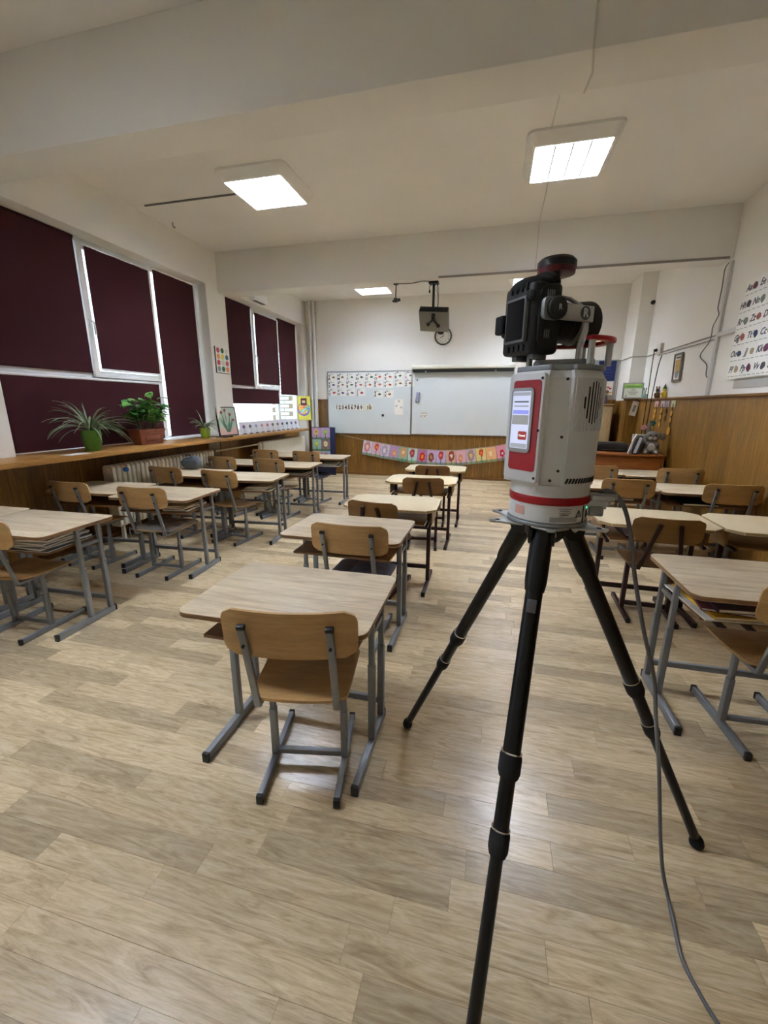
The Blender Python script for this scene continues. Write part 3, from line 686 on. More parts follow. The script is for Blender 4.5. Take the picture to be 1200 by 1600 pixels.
# ------------------------------------------------------------------ tripod, scanner, camera
TX, TY = 0.155, 1.15
TRI = mat('tripod_black', '#0d0d0f', 0.38, 0.2); RUB = mat('rubber', '#17171a', 0.8)
tp = thing('tripod', 'tall black carbon tripod standing on the floor under the scanner', 'tripod', (TX, TY, 0))
MB().lathe([(0, 1.075), (0.04, 1.075), (0.052, 1.09), (0.056, 1.125), (0.03, 1.1295), (0, 1.1295)], 24).build('head', TRI, tp, smooth=0.7)
MB().lathe([(0, 0.98), (0.018, 0.98), (0.02, 1.0), (0.02, 1.0745), (0, 1.0745)], 16).build('centre_column', TRI, tp, smooth=0.7)
for fx, fy in ((-0.285, 1.59), (0.75, 1.304), (0.03, 0.557)):
    d2 = Vector((fx-TX, fy-TY, 0)); dn = d2.normalized(); A = dn*0.066 + Vector((0,0,1.105)); F = d2 + Vector((0,0,0.018)); ax = (F-A)
    def at_(s): return A + ax * s
    lg = MB().tube([at_(0.0), at_(0.46)], 0.0205, 16).build('leg', TRI, tp, smooth=0.8)
    MB().tube([at_(-0.02), at_(0.03), at_(0.10), at_(0.12)], [0.026, 0.027, 0.0265, 0.023], 16).build('leg_socket', TRI, lg, smooth=0.8)
    MB().tube([at_(0.43), at_(0.437), at_(0.465), at_(0.475)], [0.0225, 0.0255, 0.0255, 0.0215], 16).build('twist_lock', RUB, lg, smooth=0.8)
    MB().tube([at_(0.428), at_(0.431)], 0.0245, 16).build('lock_ring', CHROME, lg, smooth=0.8)
    MB().tube([at_(0.46), at_(0.60)], 0.0175, 16).build('middle_section', TRI, lg, smooth=0.8)
    MB().tube([at_(0.565), at_(0.572), at_(0.60), at_(0.61)], [0.019, 0.0225, 0.0225, 0.0185], 16).build('twist_lock', RUB, lg, smooth=0.8)
    MB().tube([at_(0.563), at_(0.566)], 0.0215, 16).build('lock_ring', CHROME, lg, smooth=0.8)
    MB().tube([at_(0.60), at_(0.975)], 0.0145, 16).build('lower_section', TRI, lg, smooth=0.8)
    ft = F.copy()
    MB().lathe([(0, 0.0), (0.014, 0.0), (0.02, 0.006), (0.022, 0.016), (0.018, 0.03), (0.011, 0.04), (0, 0.042)], 16, (ft.x, ft.y, 0.0)).build('foot', RUB, lg, smooth=0.9)
    side = dn.cross(Vector((0,0,1)))
    MB().tube([A - side*0.033 + Vector((0,0,0.004)), A + side*0.033 + Vector((0,0,0.004))], 0.008, 10).build('hinge_bolt', CHROME, lg, smooth=0.7)
    for s in (-1, 1):
        MB().tube([A + side*s*0.022, A + side*s*0.031], 0.028, 18).build('hinge_plate', TRI, lg, smooth=0.6)
b_ = MB().bx(-0.011, 0.011, -0.001, 0.001, -0.016, 0.016); lab = b_.build('maker_plate', mat('plate_grey', '#55585c', 0.5), tp, bevel=0.0005)
d2 = Vector((0.03-TX, 0.557-TY, 0)); A = d2.normalized()*0.066 + Vector((0,0,1.105)); F = d2 + Vector((0,0,0.018)); q = A + (F-A)*0.15; nrm = Vector((d2.x, d2.y, 0)).normalized()
lab.location = q + nrm*0.0195 + Vector((0,0,0.0085)); lab.rotation_euler = (math.radians(-24), 0, math.atan2(nrm.x, -nrm.y))

SH = mat('scanner_white', '#dadcde', 0.38); SHG = mat('scanner_grey', '#8f9396', 0.4, 0.3); RED = mat('scanner_red', '#a5141d', 0.35); VENT = mat('vent_black', '#08080a', 0.7)
ALUS = mat('bracket_alu', '#b9bcbd', 0.32, 0.75)
sc = thing('laser_scanner', 'white and red cylindrical laser scanner with lit touch screen on the tripod', 'scanner', (TX, TY, 1.1305))
def pol(r, deg): a = math.radians(deg); return (r*math.sin(a), -r*math.cos(a))
pl = MB().lathe([(0, 0.0), (0.098, 0.0), (0.1, 0.002), (0.1, 0.007), (0.098, 0.009), (0, 0.009)], 40).build('base_plate', SHG, sc, smooth=0.6)
for dg_ in (-118, -72, 62, 0, 150):
    c, s = math.cos(math.radians(dg_-90)), math.sin(math.radians(dg_-90)); M = Matrix(((c, -s, 0, 0), (s, c, 0, 0), (0, 0, 1, 0), (0, 0, 0, 1)))
    L_ = 0.152 if dg_ else 0.115
    m_ = MB(); pts = [(0.08, -0.045), (L_-0.012, -0.012), (L_, -0.008), (L_, 0.008), (L_-0.012, 0.012), (0.08, 0.045)]
    m_.prism([tuple((M @ Vector((p[0], p[1], 0)))[:2]) for p in pts], -0.006, -0.0005); m_.build('lug', ALUS, pl, bevel=0.001)
    if dg_:
        h = M @ Vector((L_-0.02, 0, 0)); MB().lathe([(0, -0.0004), (0.006, -0.0004), (0.006, 0.0004), (0, 0.0004)], 12, (h.x, h.y, 0)).build('screw_hole', VENT, pl)
MB().lathe([(0, 0.0095), (0.093, 0.0095), (0.096, 0.013), (0.096, 0.0555), (0, 0.0555)], 48).build('base_drum', SH, sc, smooth=0.6)
rg = MB().lathe([(0, 0.056), (0.0975, 0.056), (0.0985, 0.058), (0.0985, 0.0735), (0.0975, 0.0755), (0, 0.0755)], 48).build('red_ring', RED, sc, smooth=0.6)
for k in range(26):
    x, y = pol(0.0985, 12 + k*4.0); c, s = math.cos(math.radians(12+k*4)), math.sin(math.radians(12+k*4))
    MB().bx(-0.0012, 0.0012, -0.0012, 0.0008, 0.058, 0.0735, 0, Matrix.Translation((x, y, 0)) @ Matrix.Rotation(math.radians(12+k*4), 4, 'Z')).build('ring_rib', RED, rg)
MB().lathe([(0, 0.076), (0.096, 0.076), (0.096, 0.104), (0, 0.104)], 48).build('collar', SH, sc, smooth=0.6)
# body
Z0, Z1 = 0.1045, 0.370
sec = [pol(0.1, a) for a in range(10, 182, 6)] + [(-0.075, 0.09), (-0.112, 0.055), (-0.116, -0.018), (-0.108, -0.030), (-0.046, -0.094), (-0.038, -0.097), (-0.033, -0.084), (0.012, -0.088)]
bd = MB().prism(sec, Z0, Z1 - 0.018).build('body', SH, sc, smooth=0.5)
cap_ = MB(); n = len(sec); cap_.v = [(p[0], p[1], Z1-0.0178) for p in sec] + [(p[0]*0.9, p[1]*0.9, Z1) for p in sec]
cap_.f = [tuple(range(n-1, -1, -1)), tuple(range(n, 2*n))] + [(i, (i+1) % n, n+(i+1) % n, n+i) for i in range(n)]; cap_.m = [0]*len(cap_.f)
cap_.build('shoulder', SH, sc, smooth=0.5)
MB().prism([(p[0]*0.93+0.004, p[1]*0.93) for p in sec], Z1+0.0003, Z1+0.012).build('top_plate', SHG, sc, bevel=0.002)
for k in range(18):
    dg_ = 14 + k * 5.0; x, y = pol(0.1, dg_)
    MB().bx(-0.0017, 0.0017, -0.0022, 0.002, 0.235, Z1-0.019, 0, Matrix.Translation((x, y, 0)) @ Matrix.Rotation(math.radians(dg_), 4, 'Z')).build('fin', SH, bd)
for k, hh in enumerate((0.018, 0.040, 0.05, 0.053, 0.05, 0.04, 0.018)):
    dg_ = 14 + (k + 2.5) * 5.0; x, y = pol(0.1003, dg_)
    MB().bx(-0.0026, 0.0026, -0.0008, 0.0008, 0.303-hh, 0.303+hh-0.01, 0, Matrix.Translation((x, y, 0)) @ Matrix.Rotation(math.radians(dg_), 4, 'Z')).build('vent_slot', VENT, bd)
for k in range(15):
    dg_ = 14 + k * 4.6; x, y = pol(0.1003, dg_)
    MB().bx(-0.0024, 0.0024, -0.0006, 0.0006, -0.0065, 0.0065, 0, Matrix.Translation((x, y, 0.118)) @ Matrix.Rotation(math.radians(dg_), 4, 'Z') @ Matrix.Rotation(math.radians(22), 4, 'Y')).build('vent_slot', VENT, bd)
for x, y, z in ((-0.012, -0.0865, 0.116), (0.004, -0.0873, 0.35), (0.004, -0.0873, 0.22), (0.004, -0.0873, 0.14)):
    MB().lathe([(0, -0.0008), (0.0035, -0.0008), (0.0035, 0.0008), (0, 0.0008)], 10, (x, y, z), Matrix.Rotation(PI/2, 4, 'X')).build('screw', mat('screw_dark', '#3b3630', 0.5, 0.6), bd)
# screen panel on the face between (-0.108,-0.030) and (-0.046,-0.094)
pc = Vector((-0.077, -0.062, 0)); pt = Vector((0.062, -0.064, 0)).normalized(); pn = Vector((-0.064, -0.062, 0)).normalized()
PM = Matrix(((pt.x, -pn.x, 0, pc.x), (pt.y, -pn.y, 0, pc.y), (0, 0, 1, 0), (0, 0, 0, 1)))     # local x along the panel, -y outward, z up
def onpanel(name, pts, o0, o1, m, parent, **k):
    mb = MB().prism(pts, -o1, -o0, 'y'); mb.v = [tuple(PM @ Vector(p)) for p in mb.v]; return mb.build(name, m, parent, **k)
sp_ = onpanel('screen_panel', rrect(0.104, 0.255, 0.01, 4, 0.0, 0.237), -0.004, 0.008, SH, sc, bevel=0.002)
onpanel('red_inlay', rrect(0.082, 0.212, 0.008, 4, 0.004, 0.243), 0.0081, 0.0092, RED, sp_)
onpanel('screen_bezel', rrect(0.068, 0.152, 0.012, 5, -0.006, 0.256), 0.0093, 0.0125, mat('bezel_grey', '#a9adb0', 0.35), sp_, bevel=0.001)
sr = onpanel('screen', rrect(0.054, 0.134, 0.002, 2, -0.006, 0.257), 0.0126, 0.0131, emis('screen_white', '#cfd6f0', 0.07), sp_)
for z, w, h, c, e in ((0.318, 0.052, 0.008, '#a9afbd', 0.5), (0.300, 0.044, 0.0035, '#5b6478', 0.4), (0.290, 0.044, 0.003, '#9aa2b4', 0.5), (0.276, 0.048, 0.009, '#8f97e6', 0.7), (0.258, 0.05, 0.022, '#9c9ea0', 0.45), (0.1965, 0.05, 0.010, '#a7acb5', 0.5)):
    onpanel('screen_bar', [(-0.006-w/2, z-h/2), (-0.006+w/2, z-h/2), (-0.006+w/2, z+h/2), (-0.006-w/2, z+h/2)], 0.01315, 0.0134, emis('ui_' + c, c, e*0.1), sr)
onpanel('screen_button', rrect(0.026, 0.020, 0.003, 3, 0.004, 0.221), 0.01315, 0.0135, emis('ui_red', '#a03a35', 0.04), sr)
tm = link('button_text', text_mesh('Cancel', 0.007, emis('ui_text', '#ffffff', 0.08)), sr)
tm.matrix_basis = PM @ Matrix.Translation((0.004, -0.0138, 0.221)) @ Matrix.Rotation(PI/2, 4, 'X')
for x, z in ((0.046, 0.352), (0.046, 0.235), (0.046, 0.122)):
    v = PM @ Vector((x, -0.0085, z)); MB().lathe([(0, -0.0012), (0.0032, -0.0012), (0.0032, 0.0012), (0, 0.0012)], 10, v, Matrix.Rotation(math.atan2(pn.x, -pn.y), 4, 'Z') @ Matrix.Rotation(PI/2, 4, 'X')).build('screw', VENT, sp_)
v = Vector((*pol(0.0965, -28), 0.092))
o = link('logo', text_mesh('R', 0.016, mat('logo_white', '#f4f4f4', 0.5)), sc, v, (PI/2, 0, math.radians(-28)))
# base labels, warning triangle, sockets
def ondrum(name, dg_, z, w, h, m, r=0.0965, parent=sc):
    n = 6; half = math.degrees(w / 2 / r); g = [[(*pol(r, dg_ - half + 2*half*j/n), z - h/2 + h*i) for j in range(n+1)] for i in (0, 1)]
    return MB().sheet(g, 0.0006).build(name, m, parent, smooth=1.0)
ondrum('label_red', -50, 0.036, 0.03, 0.022, mat('label_redprint', '#d9a79b', 0.6))
for z, w in ((0.048, 0.032), (0.043, 0.026), (0.038, 0.03), (0.033, 0.02)): ondrum('print_line', 18, z, w, 0.0018, mat('print_grey', '#8a8d90', 0.6))
ondrum('label_strip', 18, 0.022, 0.07, 0.012, mat('label_greystrip', '#a3a8ad', 0.5))
ondrum('connector_gap', 52, 0.033, 0.004, 0.042, VENT); ondrum('power_port', 64, 0.030, 0.009, 0.015, VENT, 0.0967)
ondrum('status_light', 64, 0.046, 0.007, 0.004, emis('led_green', '#40e0a0', 0.25), 0.0967)
tri = MB()
for a, b in (((-0.009, 0), (0.009, 0)), ((0.009, 0), (0, 0.016)), ((0, 0.016), (-0.009, 0))): tri.bar((a[0], 0, a[1]), (b[0], 0, b[1]), 0.0016, 0.0008, (0, 1, 0))
tri.bar((0, 0, 0.003), (0, 0, 0.011), 0.0014, 0.0008, (0, 1, 0)); o = tri.build('warning_sign', INK, sc); o.location = (*pol(0.0968, 41), 0.028); o.rotation_euler = (0, 0, math.radians(41))
cn = MB().bx(0.09, 0.135, -0.03, 0.01, 0.040, 0.062).bx(0.10, 0.15, -0.036, -0.008, 0.062, 0.074); cn.build('connector_block', ALUS, sc, bevel=0.003)
MB().lathe([(0, 0), (0.012, 0), (0.012, 0.03), (0, 0.03)], 12, (0.095, -0.035, 0.035), Matrix.Rotation(PI/2, 4, 'Y')).build('socket', SHG, sc, smooth=0.6)
# handle on top
HZ = 0.438
hd = MB(); n = 22; ring = []
for i in range(n+1):
    a = math.radians(18 + 250*i/n); c, s = math.sin(a), -math.cos(a); ring.append((0.094*c+0.012, 0.088*s, HZ))
hd.sheet([[(p[0]*k, p[1]*k, HZ) for k in (0.84, 1.06)] for p in ring], 0.009); hd.build('handle', RED, sc, bevel=0.002)
for a in (24, 82, 150, 215, 262):
    c, s = math.sin(math.radians(a)), -math.cos(math.radians(a)); MB().tube([(0.088*c+0.012, 0.083*s, Z1+0.0125), (0.088*c+0.012, 0.083*s, HZ-0.005)], 0.0075, 10).build('handle_post', ALUS, sc, smooth=0.7)
# camera bracket and satellite antenna
MB().prism(rrect(0.13, 0.085, 0.012, 4, 0.0, -0.01), Z1+0.0125, Z1+0.026).build('mount_plate', SHG, sc, bevel=0.002)
path = [(0.034, -0.004, Z1+0.0262), (0.036, -0.002, 0.43), (0.044, 0.002, 0.465), (0.044, 0.008, 0.497), (0.032, 0.022, 0.522), (0.012, 0.038, 0.540), (-0.016, 0.050, 0.550), (-0.028, 0.052, 0.572)]
pp = [Vector(p) for p in path]; g = []
for i, p in enumerate(pp): g.append([p + Vector((-0.006, -0.014, 0)), p + Vector((0.006, 0.014, 0))])
MB().sheet(g, 0.009).build('bracket_arch', ALUS, sc, bevel=0.002)
MB().lathe([(0, 0.6255), (0.014, 0.6255), (0.014, 0.64), (0.011, 0.65), (0, 0.65)], 16, (-0.028, 0.052, -0.055)).build('antenna_stem', ALUS, sc, smooth=0.6)
an = MB().lathe([(0, 0.6505), (0.025, 0.6505), (0.043, 0.656), (0.045, 0.668), (0, 0.668)], 32, (-0.028, 0.052, -0.055)).build('antenna', mat('antenna_red', '#5d0d14', 0.35), sc, smooth=0.6)
MB().lathe([(0, 0.6682), (0.0455, 0.6682), (0.045, 0.683), (0.038, 0.690), (0, 0.692)], 32, (-0.028, 0.052, -0.055)).build('antenna_cap', mat('antenna_black', '#121214', 0.4), an, smooth=0.6)

# single lens reflex camera, turned upright
CAMB = mat('camera_black', '#0c0d0f', 0.5, bump=0.12, bscale=500); CAMR = mat('camera_rubber', '#121315', 0.85, bump=0.25, bscale=700); LCD = mat('camera_lcd', '#15171c', 0.12)
ca = thing('reflex_camera', 'black reflex camera mounted upright on top of the scanner', 'camera', (TX-0.080, TY-0.005, 1.5285), math.radians(36))
# local x = viewing direction, z up = long side, y = towards the prism; body 0.085 x 0.125 x 0.205
bodyp = rrect(0.085, 0.115, 0.018, 4, 0, 0)
MB().prism(bodyp, 0.012, 0.165).build('body', CAMB, ca, bevel=0.010, seg=3)
gr = [((0.0, 0.0, 0.164), (0.050, 0.058, 0.022)), ((0.02, -0.005, 0.170), (0.032, 0.05, 0.026)), ((-0.012, 0.0, 0.162), (0.038, 0.055, 0.02))]
blob('grip', gr, CAMR, ca, 0.005, 3)
MB().prism(rrect(0.07, 0.05, 0.016, 4, 0.0, 0.054), 0.058, 0.112).build('prism_hump', CAMB, ca, bevel=0.01, seg=3)
MB().prism(rrect(0.022, 0.034, 0.008, 3, -0.046, 0.052), 0.064, 0.106).build('eyepiece', CAMR, ca, bevel=0.004)
lc = MB().prism(rrect(0.068, 0.098, 0.003, 3, -0.006, 0.086), -0.053, -0.0425, 'x').build('display', mat('display_rim', '#6c6f72', 0.35), ca, bevel=0.001)
MB().prism(rrect(0.059, 0.086, 0.002, 2, -0.006, 0.086), -0.0545, -0.0532, 'x').build('display_glass', LCD, lc)
for z in (0.152, 0.16, 0.022, 0.028):
    for y in (-0.03, -0.012, 0.006, 0.024): MB().lathe([(0, 0), (0.0045, 0), (0.004, 0.004), (0, 0.004)], 8, (-0.0425, y, z), Matrix.Rotation(-PI/2, 4, 'Y')).build('button', VENT, ca)
MB().lathe([(0, 0), (0.013, 0), (0.013, 0.004), (0.008, 0.008), (0, 0.008)], 14, (-0.0425, -0.045, 0.135), Matrix.Rotation(-PI/2, 4, 'Y')).build('selector', VENT, ca, smooth=0.6)
lx = Matrix.Rotation(PI/2, 4, 'Y')
ln = MB().lathe([(0, 0), (0.043, 0), (0.043, 0.012), (0.047, 0.016), (0.047, 0.05), (0.044, 0.054), (0.044, 0.07), (0.05, 0.08), (0.056, 0.125), (0.05, 0.125), (0.04, 0.10), (0, 0.098)], 32, (0.0430, 0.0, 0.092), lx).build('lens', CAMB, ca, smooth=0.5)
MB().lathe([(0.0445, 0.071), (0.0505, 0.0775), (0.0515, 0.0805), (0.045, 0.075)], 32, (0.0430, 0.0, 0.092), lx).build('lens_ring', mat('lens_silver', '#9a9a98', 0.4, 0.6), ln, smooth=0.6)
# side plate with round maker badges, bracket arm and knob (near side)
am = MB().bx(-0.025, 0.115, -0.0785, -0.070, 0.083, 0.118).build('bracket_arm', ALUS, ca, bevel=0.002)
MB().prism(rrect(0.05, 0.046, 0.012, 4, -0.018, 0.101), -0.0905, -0.079, 'y').build('knob_base', SHG, am, bevel=0.002)
rx = Matrix.Rotation(PI/2, 4, 'X')
kn = MB().lathe([(0, 0), (0.024, 0), (0.024, 0.01), (0.02, 0.014), (0, 0.014)], 24, (-0.012, -0.091, 0.101), rx).build('knob', mat('knob_black', '#101012', 0.5), am, smooth=0.6)
bdg = MB().lathe([(0, 0), (0.015, 0), (0.015, 0.0006), (0, 0.0006)], 24, (0.088, -0.0788, 0.101), rx).build('badge', mat('badge_grey', '#4c5054', 0.5), am)
link('badge_letter', text_mesh('R', 0.026, mat('badge_white', '#c9cdd0', 0.5)), am, (0.088, -0.080, 0.101), FACE_S)
link('knob_letter', text_mesh('R', 0.016, mat('badge_white', '#c9cdd0', 0.5)), am, (-0.012, -0.1055, 0.101), FACE_S)
sdp = MB().prism(rrect(0.06, 0.13, 0.02, 4, 0.0, 0.09), -0.0605, -0.0578, 'y').build('side_cover', mat('camera_side', '#131a1c', 0.6), ca, bevel=0.001)
for z0_, n_ in ((0.128, 4), (0.045, 3)):
    for k in range(n_): MB().bx(-0.012 + k*0.006, -0.009 + k*0.006, -0.0614, -0.0606, z0_, z0_+0.018).build('print_mark', mat('print_pale', '#8b9294', 0.6), sdp)
for s in (-1, 1): MB().bx(-0.02, 0.02, s*0.03-0.008, s*0.03+0.008, 0.0, 0.0122).build('mount_foot', SHG, ca, bevel=0.002)
# grey power cable down to the floor
cp = [(0.262, 1.13, 1.200), (0.285, 1.129, 1.2175), (0.313, 1.127, 1.204), (0.336, 1.126, 1.167), (0.361, 1.124, 1.085), (0.378, 1.123, 1.001), (0.416, 1.122, 0.863), (0.462, 1.12, 0.719), (0.483, 1.119, 0.603), (0.514, 1.118, 0.443), (0.545, 1.117, 0.25), (0.572, 1.112, 0.10), (0.592, 1.09, 0.02), (0.590, 1.044, 0.0055), (0.579, 0.954, 0.005), (0.591, 0.893, 0.005), (0.61, 0.84, 0.005), (0.66, 0.75, 0.005), (0.78, 0.62, 0.005), (1.0, 0.45, 0.005)]
def smooth_path(P, sub=5):
    P = [Vector(p) for p in P]; out = []
    for i in range(len(P)-1):
        p0, p1, p2, p3 = P[max(i-1,0)], P[i], P[i+1], P[min(i+2, len(P)-1)]
        for k in range(sub):
            t = k/sub; out.append(0.5*((2*p1)+(p2-p0)*t+(2*p0-5*p1+4*p2-p3)*t*t+(3*p1-p0-3*p2+p3)*t**3))
    return out + [P[-1]]
pcb = thing('power_cable', 'grey power cable hanging from the scanner and lying on the floor', 'cable', (0.59, 1.05, 0))
o = MB().tube([p - Vector((0.59, 1.05, 0)) for p in smooth_path(cp)], 0.0052, 8).build('lead', mat('cable_grey', '#6a6a6e', 0.5), pcb, smooth=1.2)
MB().tube([Vector(cp[0]) - Vector((0.61, 1.05, 0.0)), Vector((0.312, 1.127, 1.2035)) - Vector((0.59, 1.05, 0))], [0.011, 0.009], 10).build('plug', mat('plug_grey', '#9c9ea3', 0.4), pcb, smooth=0.8)
# ------------------------------------------------------------------ front wall
YW = YF - 0.0142
def board(x0, x1, z0, z1, label):
    t = thing('whiteboard', label, 'whiteboard', ((x0+x1)/2, YW, z0)); w = (x1-x0)/2; h = z1-z0
    MB().bx(-w+0.012, w-0.012, -0.016, -0.0005, 0.012, h-0.012).build('writing_surface', WHITEB, t)
    f = MB(); f.bx(-w, w, -0.022, -0.0005, 0, 0.0118).bx(-w, w, -0.022, -0.0005, h-0.0118, h).bx(-w, -w+0.0118, -0.022, -0.0005, 0.0119, h-0.0119).bx(w-0.0118, w, -0.022, -0.0005, 0.0119, h-0.0119)
    f.build('frame', ALU, t, bevel=0.002)
    return t
board(-3.335, -1.582, 0.85, 2.085, 'white magnetic board covered with alphabet cards')
board(-1.575, 0.335, 0.862, 2.075, 'plain whiteboard below the rolled projection screen')
YS = YW - 0.0165
# rolled projection screen
t = thing('projection_screen', 'rolled up projection screen in a long cream case above the plain whiteboard', 'screen', (-0.62, 8.385, 2.10))
MB().prism(rrect(0.07, 0.072, 0.018, 4, 0, 0.036), -0.955, 0.955, 'x').build('case', mat('screen_case', '#d9d7c8', 0.45), t, bevel=0.002)
MB().tube([(-0.94, 0.0, -0.022), (0.94, 0.0, -0.022)], 0.020, 12).build('roll', BLACK, t, smooth=0.8)
MB().bx(-0.93, 0.93, -0.024, -0.021, -0.06, -0.03).build('bottom_bar', BLACK, t)
for x in (-0.68, 0.62): MB().lathe([(0, 0), (0.012, 0), (0.012, 0.012), (0, 0.012)], 10, (x, -0.022, -0.045), Matrix.Rotation(PI/2, 4, 'X')).build('pull_tab', PAPER, t)
for x in (-0.95, 0.95): MB().bx(x-0.012, x+0.012, 0.0355, 0.05, -0.02, 0.075).build('wall_bracket', ALU, t)
# alphabet cards
pics = ['#8a2f2f', '#7d7d72', '#3c4a6d', '#c25b3a', '#3f6b46', '#8f6a3c', '#5c4a8a', '#b13a4a']
def wx(px): return -3.345 + (px - 510) * 0.01345
def wz(py): return 2.065 - (py - 582) * 0.01285
cards = []
for row, (py, items) in enumerate(((175, [(92,'A'),(203,'M'),(314,'I'),(424,'N'),(536,'U'),(640,'O'),(752,'E'),(868,'R'),(985,'L')]), (260, [(92,'S'),(200,'D'),(306,'B'),(410,'P'),(522,'T'),(632,'\u0102'),(748,'V'),(870,'F'),(984,'Z')]), (350, [(92,'C'),(200,'H'),(308,'G'),(428,'J'),(634,'\u00C2'),(752,'X')]))):
    for i, (qx, ch) in enumerate(items):
        if row == 2 and qx > 600: py_ = 368
        else: py_ = py - (12 if qx > 860 else 0)
        x = wx(500 + qx/7.5); z = wz(560 + py_/7.5); w, h = 0.188, 0.142
        t = thing('alphabet_card', f'white alphabet card with letter {ch}, ' + ('top', 'middle', 'bottom')[row] + ' row on the left whiteboard', 'card', (x, YS - 0.0006, z - h), 0, 'alphabet cards')
        MB().bx(0, w, -0.0012, 0, 0, h).build('sheet', PAPER, t)
        lm = mat('letter_red', '#a3262c', 0.7) if qx > 980 and row == 0 else INK
        link('capital', text_mesh(ch, 0.068, lm, bold=0.03), t, (0.024, -0.002, 0.035), FACE_S); link('small_letter', text_mesh(ch.lower(), 0.068, lm, bold=0.03), t, (0.024, -0.002, 0.105), FACE_S)
        n = 9; rr = random.Random(qx + row*7); c = (0.115 + rr.uniform(-0.01, 0.01), 0.065)
        pts = [(c[0] + (0.018+0.014*rr.random())*math.cos(2*PI*k/n)*1.3, c[1] + (0.012+0.014*rr.random())*math.sin(2*PI*k/n)) for k in range(n)]
        MB().prism(pts, -0.0022, -0.0013, 'y').build('picture', mat('pic_' + pics[(qx//7 + row) % 8], pics[(qx//7 + row) % 8], 0.8), t)
        MB().bx(0.05, 0.12, -0.002, -0.0013, 0.112, 0.118).build('caption', mat('caption_grey', '#9a9a98', 0.8), t)
        MB().lathe([(0, 0), (0.011, 0), (0.009, 0.008), (0, 0.008)], 10, (0.055, -0.0023, 0.128), Matrix.Rotation(PI/2, 4, 'X')).build('magnet', INK if rr.random() < 0.5 else mat('magnet_pale', '#b9b9b4', 0.5), t)
t = thing('number_strip', 'strip of number cards from 1 to 10 on the left whiteboard', 'card', (-3.175, YS - 0.0006, 1.345))
for k in range(10):
    x = k * 0.0665 + (0.05 if k == 9 else 0); w = 0.064 if k < 9 else 0.17
    c = MB().bx(x, x+w, -0.0012, 0, -0.02 + 0.01*(k % 2), 0.085 + 0.01*(k % 2)).build('number_card', PAPER if k < 9 else mat('cream_paper', '#efe9cf', 0.8), t)
    link('number', text_mesh(str(k+1), 0.10, INK, bold=0.03), c, (x + w*0.45, -0.0019, 0.03), FACE_S)
    MB().lathe([(0, 0), (0.011, 0), (0.009, 0.008), (0, 0.008)], 10, (x + w*0.5, -0.0014, 0.085), Matrix.Rotation(PI/2, 4, 'X')).build('magnet', INK if k in (4, 5, 6, 7, 9) else mat('magnet_pale', '#b9b9b4', 0.5), c)
tag(MB().lathe([(0, 0), (0.026, 0), (0.026, 0.008), (0.02, 0.014), (0, 0.014)], 20, (-2.16, YS-0.0004, 1.23), Matrix.Rotation(PI/2, 4, 'X')).build('magnet', mat('magnet_dark', '#33363a', 0.5), smooth=0.6), 'single round dark magnet low on the left whiteboard', 'magnet')
tag(MB().lathe([(0, 0), (0.016, 0), (0.013, 0.01), (0, 0.01)], 14, (-1.47, YS-0.0004, 1.905), Matrix.Rotation(PI/2, 4, 'X')).build('magnet', mat('magnet_dark', '#33363a', 0.5), smooth=0.6), 'small dark magnet at the top of the plain whiteboard', 'magnet')
t = thing('paper_sheet', 'white paper sheet with faint drawings pinned on the left whiteboard', 'paper', (-1.83, YS-0.0006, 1.245))
MB().bx(-0.09, 0.09, -0.0012, 0, 0, 0.295).build('sheet', PAPER, t)
for x, z in ((0.0, 0.26), (-0.05, 0.17), (0.05, 0.14)): MB().bx(x-0.02, x+0.02, -0.0018, -0.0013, z-0.016, z+0.016).build('drawing', mat('pencil_grey', '#b9bcc0', 0.8), t)
t = thing('board_eraser', 'blue grey board eraser stuck on the plain whiteboard', 'eraser', (-1.455, YS-0.0005, 1.585)); t.rotation_euler = (0, math.radians(8), 0)
MB().bx(-0.033, 0.033, -0.018, 0, -0.095, 0.095).build('felt', mat('eraser_felt', '#7c84a8', 0.9), t, bevel=0.006)
MB().bx(-0.026, 0.026, -0.03, -0.0185, -0.085, 0.085).build('grip', mat('eraser_grip', '#9aa1bd', 0.5), t, bevel=0.004)
t = thing('timetable_card', 'small printed grid card on the plain whiteboard', 'card', (-1.325, YS-0.0006, 1.255))
MB().bx(-0.08, 0.08, -0.0012, 0, -0.058, 0.058).build('sheet', PAPER, t)
for k in range(4):
    MB().bx(-0.072, 0.072, -0.0018, -0.0013, -0.05+k*0.03, -0.043+k*0.03).build('grid_line', mat('grid_ink', '#4b4f55', 0.8), t)
    MB().bx(-0.07+k*0.04, -0.05+k*0.04, -0.0018, -0.0013, -0.038+0.02*(k % 2), -0.025+0.02*(k % 2)).build('grid_entry', mat('grid_ink', '#4b4f55', 0.8), t)
